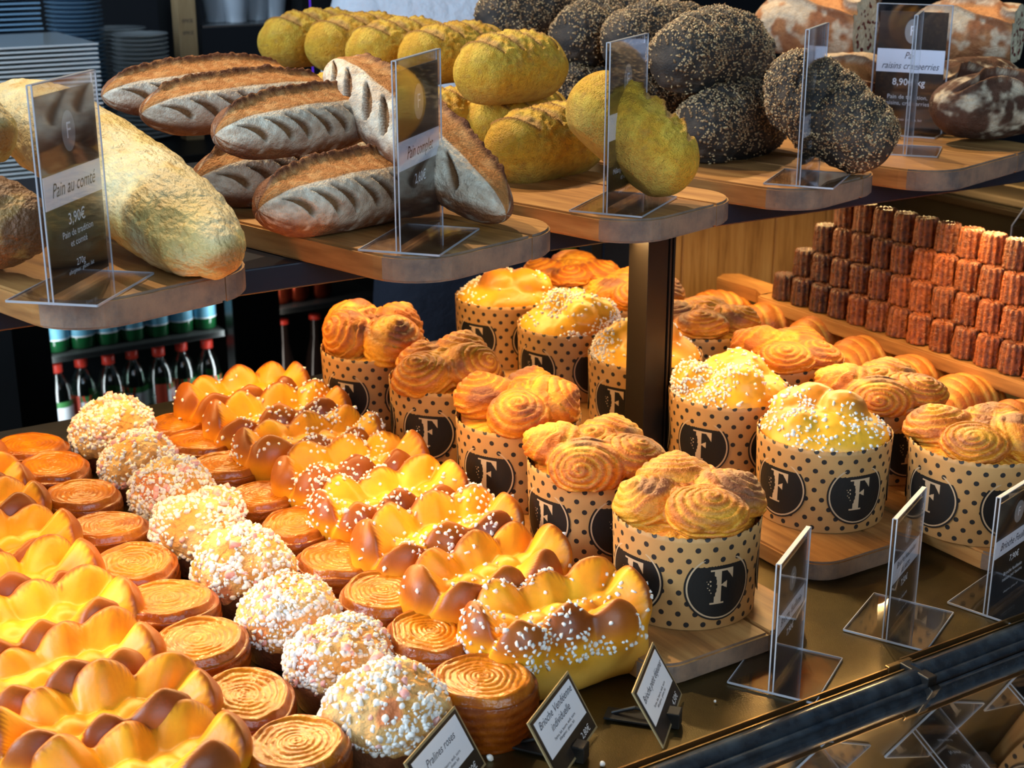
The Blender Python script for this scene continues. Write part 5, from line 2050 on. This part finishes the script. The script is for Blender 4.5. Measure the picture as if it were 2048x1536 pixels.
# worktop shelf in front of the fridge that carries the nearer plates
pc = PY(196, 76, 2.55)
wt = thing('back_worktop', 'dark side worktop carrying the nearer stacks of square plates', 'worktop', (0.45, 2.72, -0.95))
MB().box(-0.75, 0.62, -0.20, 0.22, 0.90, 0.97, 0.002).build('top', M['blackmetal'], wt)
MB().box(-0.73, 0.10, -0.18, 0.20, 0.0, 0.90).build('carcass', M['blackmetal'], wt)
stack(sqm, 'square_plate', float(pc[0]) - 0.13, 2.55 + 0.13, float(pc[2]) - 0.004, 0.0205, 0.0078, 'white square plate, %s from the top of the wide near stack', 'square plates')
p2 = PY(98, -60, 2.80)
stack(sqm_b, 'square_plate', float(p2[0]) - 0.13, 2.80 + 0.13 + 0.08, float(p2[2]), ZB + 0.0, 0.0095, 'square plate tinted with blue daylight, %s from the top of the rear stack at the left edge', 'square plates, rear stack')
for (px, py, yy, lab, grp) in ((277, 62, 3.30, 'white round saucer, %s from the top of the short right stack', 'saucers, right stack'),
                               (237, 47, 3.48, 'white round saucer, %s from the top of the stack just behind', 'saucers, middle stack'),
                               (140, -62, 3.42, 'round saucer tinted with blue daylight, %s from the top of the tall stack beside the square plates', 'saucers, tall stack')):
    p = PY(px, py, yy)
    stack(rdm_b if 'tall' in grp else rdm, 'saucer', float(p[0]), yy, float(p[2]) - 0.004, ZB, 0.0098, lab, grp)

# wooden post and cup shelves
pw = PY(376, 60, 3.20)
wpo = thing('wooden_post', 'narrow upright timber post with faint dark stamps left of the cups', 'post', (float(pw[0]), 3.20, ZB))
MB().box(-0.021, 0.021, 0, 0.04, 0, 0.65, 0.001).build('post_body', M['post_wood'], wpo)
for k, z in enumerate((float(PY(376, 42, 3.2)[2]), float(PY(376, 66, 3.2)[2]))):
    me = text_mesh('BAKERY' if False else 'EPICE', 0.010, M['ink'])
    o = ob('stamp', me, wpo)
    o.matrix_local = Matrix.Translation((0, -0.0006, z - ZB)) @ UP
cs_ = PY(500, 47, 3.42)
csh = thing('cup_rack', 'steel edged shelf rack holding cups behind the maize breads', 'rack', (float(cs_[0]), 3.42, ZB))
zsf = float(cs_[2]) - ZB
MB().box(-0.12, 0.14, 0.0, 0.25, zsf - 0.006, zsf, 0.001).build('shelf_plate', M['steel'], csh)
MB().box(-0.145, -0.125, 0.0, 0.25, 0, zsf + 0.35).build('side_panel', M['blackmetal'], csh)
MB().box(0.14, 0.16, 0.0, 0.25, 0, zsf + 0.35).build('side_panel', M['blackmetal'], csh)
mug = MB().lathe([(0.001, 0.004), (0.021, 0.0), (0.0235, 0.001), (0.0235, 0.012), (0.0315, 0.062), (0.0318, 0.072), (0.0300, 0.072), (0.0295, 0.062), (0.0210, 0.012), (0.001, 0.008)], n=32)
mug_me = mug.mesh('cup_body', M['cup'], True, 50)
hd = MB().tube([(0.026, 0, 0.052), (0.036, 0, 0.056), (0.045, 0, 0.047), (0.045, 0, 0.034), (0.037, 0, 0.026), (0.025, 0, 0.026)], 0.0035, 8).mesh('handle', M['cup'], True)


def mugs(px, py, y, z, up, rz, lab, sc=1.0):
    p = PY(px, py, y)
    t = thing('cup', lab, 'cup', (float(p[0]), y, z if up else z + 0.072 * sc), (0 if up else PI, 0, rz), 'cups on the rack')
    ob('cup_body', mug_me, t)
    ob('handle', hd, t)
    t.scale = (sc, sc, sc)


for px, yy, rz, lab in ((438, 3.50, PI * 0.65, 'upturned grey cup on the lower rack, leftmost'), (466, 3.455, PI * 0.75, 'upturned grey cup on the lower rack, second, handle to the left'),
                        (505, 3.47, PI * 1.0, 'upturned grey cup on the lower rack, third, nearest the maize bread'), (484, 3.56, 0.5, 'upturned grey cup at the back of the lower rack')):
    mugs(px, 100, yy, ZB + 0.0005, False, rz, lab)
for px, yy, rz, lab in ((432, 3.50, 1.0, 'pale cup at the left of the upper rack shelf'), (470, 3.47, 2.0, 'pale cup beside it on the upper rack shelf')):
    mugs(px, 10, yy, ZB + zsf + 0.0005, True, rz, lab, 1.15)
for px, yy, lab in ((512, 3.50, 'dim grey cup right of the pale cups on the upper shelf'), (548, 3.50, 'dim grey cup at the right end of the upper shelf')):
    mugs(px, 10, yy, ZB + zsf + 0.0005, True, 1.0, lab, 1.05)

nl = PY(617, 15, 3.7)
t = thing('neon_tube', 'thin vertical purple light tube behind the maize breads', 'lamp', (float(nl[0]), 3.70, ZB))
MB().lathe([(0.0055, 0.02), (0.0055, 0.72)], n=12).build('tube', M['purple'], t, smooth=True)
MB().lathe([(0.010, 0.0), (0.010, 0.02)], n=12).build('socket', M['blackmetal'], t, smooth=True)
frs = PY(697, 15, 3.7)
t = thing('steel_strip', 'thin vertical grey strip between the purple tube and the poster', 'strip', (float(frs[0]), 3.70, ZB))
MB().box(-0.007, 0.007, 0, 0.01, 0, 0.72, 0.001).build('strip_body', M['steel'], t)
# teal poster
pp0, pp1 = PY(740, 29, 3.75), PY(885, 29, 3.75)
t = thing('poster', 'teal poster on the back wall left of the white shirt', 'poster', (float(pp0[0]), 3.75, float(pp0[2]) - 0.12))
MB().box(0, float(pp1[0] - pp0[0]), 0, 0.004, 0, 0.6).build('sheet', M['poster'], t)
o = ob('lettering', text_mesh('TEURME', 0.02, M['ink'], align='LEFT'), t)
ptx = PY(780, 5, 3.75)
o.matrix_local = Matrix.Translation((float(ptx[0] - pp0[0]), -0.001, float(ptx[2] - pp0[2]) + 0.12)) @ UP
t2 = thing('poster', 'teal poster on the back wall right of the white shirt', 'poster', (float(PY(1165, 5, 3.75)[0]), 3.75, float(pp0[2]) - 0.02))
MB().box(0, 0.06, 0, 0.004, 0, 0.6).build('sheet', M['poster'], t2)
t = thing('steel_strip', 'thin grey strip right of the white shirt', 'strip', (float(PY(1152, 5, 3.7)[0]), 3.70, ZB))
MB().box(-0.006, 0.006, 0, 0.01, 0, 0.72, 0.001).build('strip_body', M['steel'], t)


# ---------------------------------------------------------------- person behind the counter
def skin_body(name, joints, edges, m, parent=None, sub=2):
    me = bpy.data.meshes.new(name)
    me.from_pydata([j[0] for j in joints], edges, [])
    o = ob(name, me, parent)
    sk = o.modifiers.new('skin', 'SKIN')
    for v, j in zip(me.skin_vertices[0].data, joints):
        r = j[1]
        v.radius = (r, r) if isinstance(r, (int, float)) else r
    me.skin_vertices[0].data[0].use_root = True
    s = o.modifiers.new('sub', 'SUBSURF')
    s.levels = s.render_levels = sub
    dg = bpy.context.evaluated_depsgraph_get()
    m2 = bpy.data.meshes.new_from_object(o.evaluated_get(dg))
    o.modifiers.clear()
    o.data = m2
    m2.materials.clear()
    m2.materials.append(m)
    m2.polygons.foreach_set('use_smooth', np.full(len(m2.polygons), True))
    return o


pe = PY(935, 10, 2.15)
px_, fz = float(pe[0]), -0.95
per = thing('person', 'person in a white shirt and dark apron standing behind the counter', 'person', (px_, 2.15, fz), (0, 0, R(-20)))
bodyj = [((0, 0, 0.95), (0.13, 0.10)), ((0, 0, 1.12), (0.125, 0.095)), ((0, 0, 1.30), (0.15, 0.10)), ((0, 0.0, 1.42), (0.11, 0.075)), ((0, -0.01, 1.50), 0.046), ((0, -0.02, 1.56), 0.047), ((0, -0.03, 1.64), (0.068, 0.085)), ((0, -0.02, 1.74), (0.070, 0.085)),
         ((-0.15, 0, 1.40), 0.055), ((-0.20, 0.02, 1.18), 0.044), ((-0.17, -0.14, 1.14), 0.034), ((-0.15, -0.20, 1.12), 0.028),
         ((0.15, 0, 1.40), 0.055), ((0.20, 0.02, 1.18), 0.044), ((0.17, -0.14, 1.14), 0.034), ((0.15, -0.20, 1.12), 0.028),
         ((-0.09, 0, 0.86), 0.085), ((-0.09, 0, 0.48), 0.058), ((-0.09, 0.01, 0.09), 0.042), ((-0.09, -0.12, 0.035), 0.035),
         ((0.09, 0, 0.86), 0.085), ((0.09, 0, 0.48), 0.058), ((0.09, 0.01, 0.09), 0.042), ((0.09, -0.12, 0.035), 0.035)]
be = [(0, 1), (1, 2), (2, 3), (3, 4), (4, 5), (5, 6), (6, 7), (3, 8), (8, 9), (9, 10), (10, 11), (3, 12), (12, 13), (13, 14), (14, 15), (0, 16), (16, 17), (17, 18), (18, 19), (0, 20), (20, 21), (21, 22), (22, 23)]
skin_body('body', bodyj, be, M['skin'], per)
sj = [((0, 0, 1.00), (0.150, 0.118)), ((0, 0, 1.14), (0.145, 0.112)), ((0, 0, 1.30), (0.168, 0.118)), ((0, 0.0, 1.42), (0.125, 0.088)), ((0, -0.01, 1.485), 0.056),
      ((-0.155, 0, 1.40), 0.072), ((-0.205, 0.02, 1.20), 0.062), ((0.155, 0, 1.40), 0.072), ((0.205, 0.02, 1.20), 0.062)]
skin_body('shirt', sj, [(0, 1), (1, 2), (2, 3), (3, 4), (3, 5), (5, 6), (3, 7), (7, 8)], M['shirt'], per)
tj = [((0, 0, 1.02), (0.152, 0.122)), ((0, 0, 0.92), (0.155, 0.125)), ((-0.09, 0, 0.84), 0.105), ((-0.09, 0, 0.48), 0.078), ((-0.09, 0.01, 0.10), 0.066), ((0.09, 0, 0.84), 0.105), ((0.09, 0, 0.48), 0.078), ((0.09, 0.01, 0.10), 0.066)]
skin_body('trousers', tj, [(0, 1), (1, 2), (2, 3), (3, 4), (1, 5), (5, 6), (6, 7)], M['apron'], per)
for s in (-1, 1):
    for k in range(4):
        b = MB()
        x0 = s * 0.15 + (k - 1.5) * 0.013
        b.tube([(x0, -0.215, 1.105), (x0 + s * 0.002, -0.245 + abs(k - 1.5) * 0.004, 1.09), (x0, -0.262 + abs(k - 1.5) * 0.006, 1.065)], 0.0075, 8)
        b.build('finger', M['skin'], per, smooth=True)
    MB().tube([(s * 0.15 - s * 0.022, -0.195, 1.105), (s * 0.15 - s * 0.040, -0.215, 1.09), (s * 0.15 - s * 0.046, -0.235, 1.075)], 0.0085, 8).build('thumb', M['skin'], per, smooth=True)
hr = MB()
bmesh.ops.create_uvsphere(hr.bm, u_segments=20, v_segments=14, radius=1)
bmesh.ops.transform(hr.bm, matrix=Matrix.Translation((0, 0.012, 1.715)) @ Matrix.Diagonal((0.082, 0.098, 0.105, 1)), verts=hr.bm.verts[:])
hr.build('hair', M['hair'], per, smooth=True)
for sx in (-1, 1):
    e_ = MB()
    bmesh.ops.create_uvsphere(e_.bm, u_segments=12, v_segments=8, radius=0.011)
    bmesh.ops.translate(e_.bm, verts=e_.bm.verts[:], vec=(sx * 0.028, -0.104, 1.675))
    e_.build('eye', M['white_card'], per, smooth=True)
    MB().tube([(sx * 0.070, -0.015, 1.690), (sx * 0.078, -0.010, 1.672), (sx * 0.070, -0.015, 1.650)], 0.008, 8).build('ear', M['skin'], per, smooth=True)
MB().tube([(0, -0.108, 1.680), (0, -0.124, 1.655), (0, -0.112, 1.645)], 0.008, 8).build('nose', M['skin'], per, smooth=True)
MB().tube([(-0.022, -0.102, 1.620), (0, -0.109, 1.618), (0.022, -0.102, 1.620)], 0.005, 8).build('mouth', M['redlabel'], per, smooth=True)
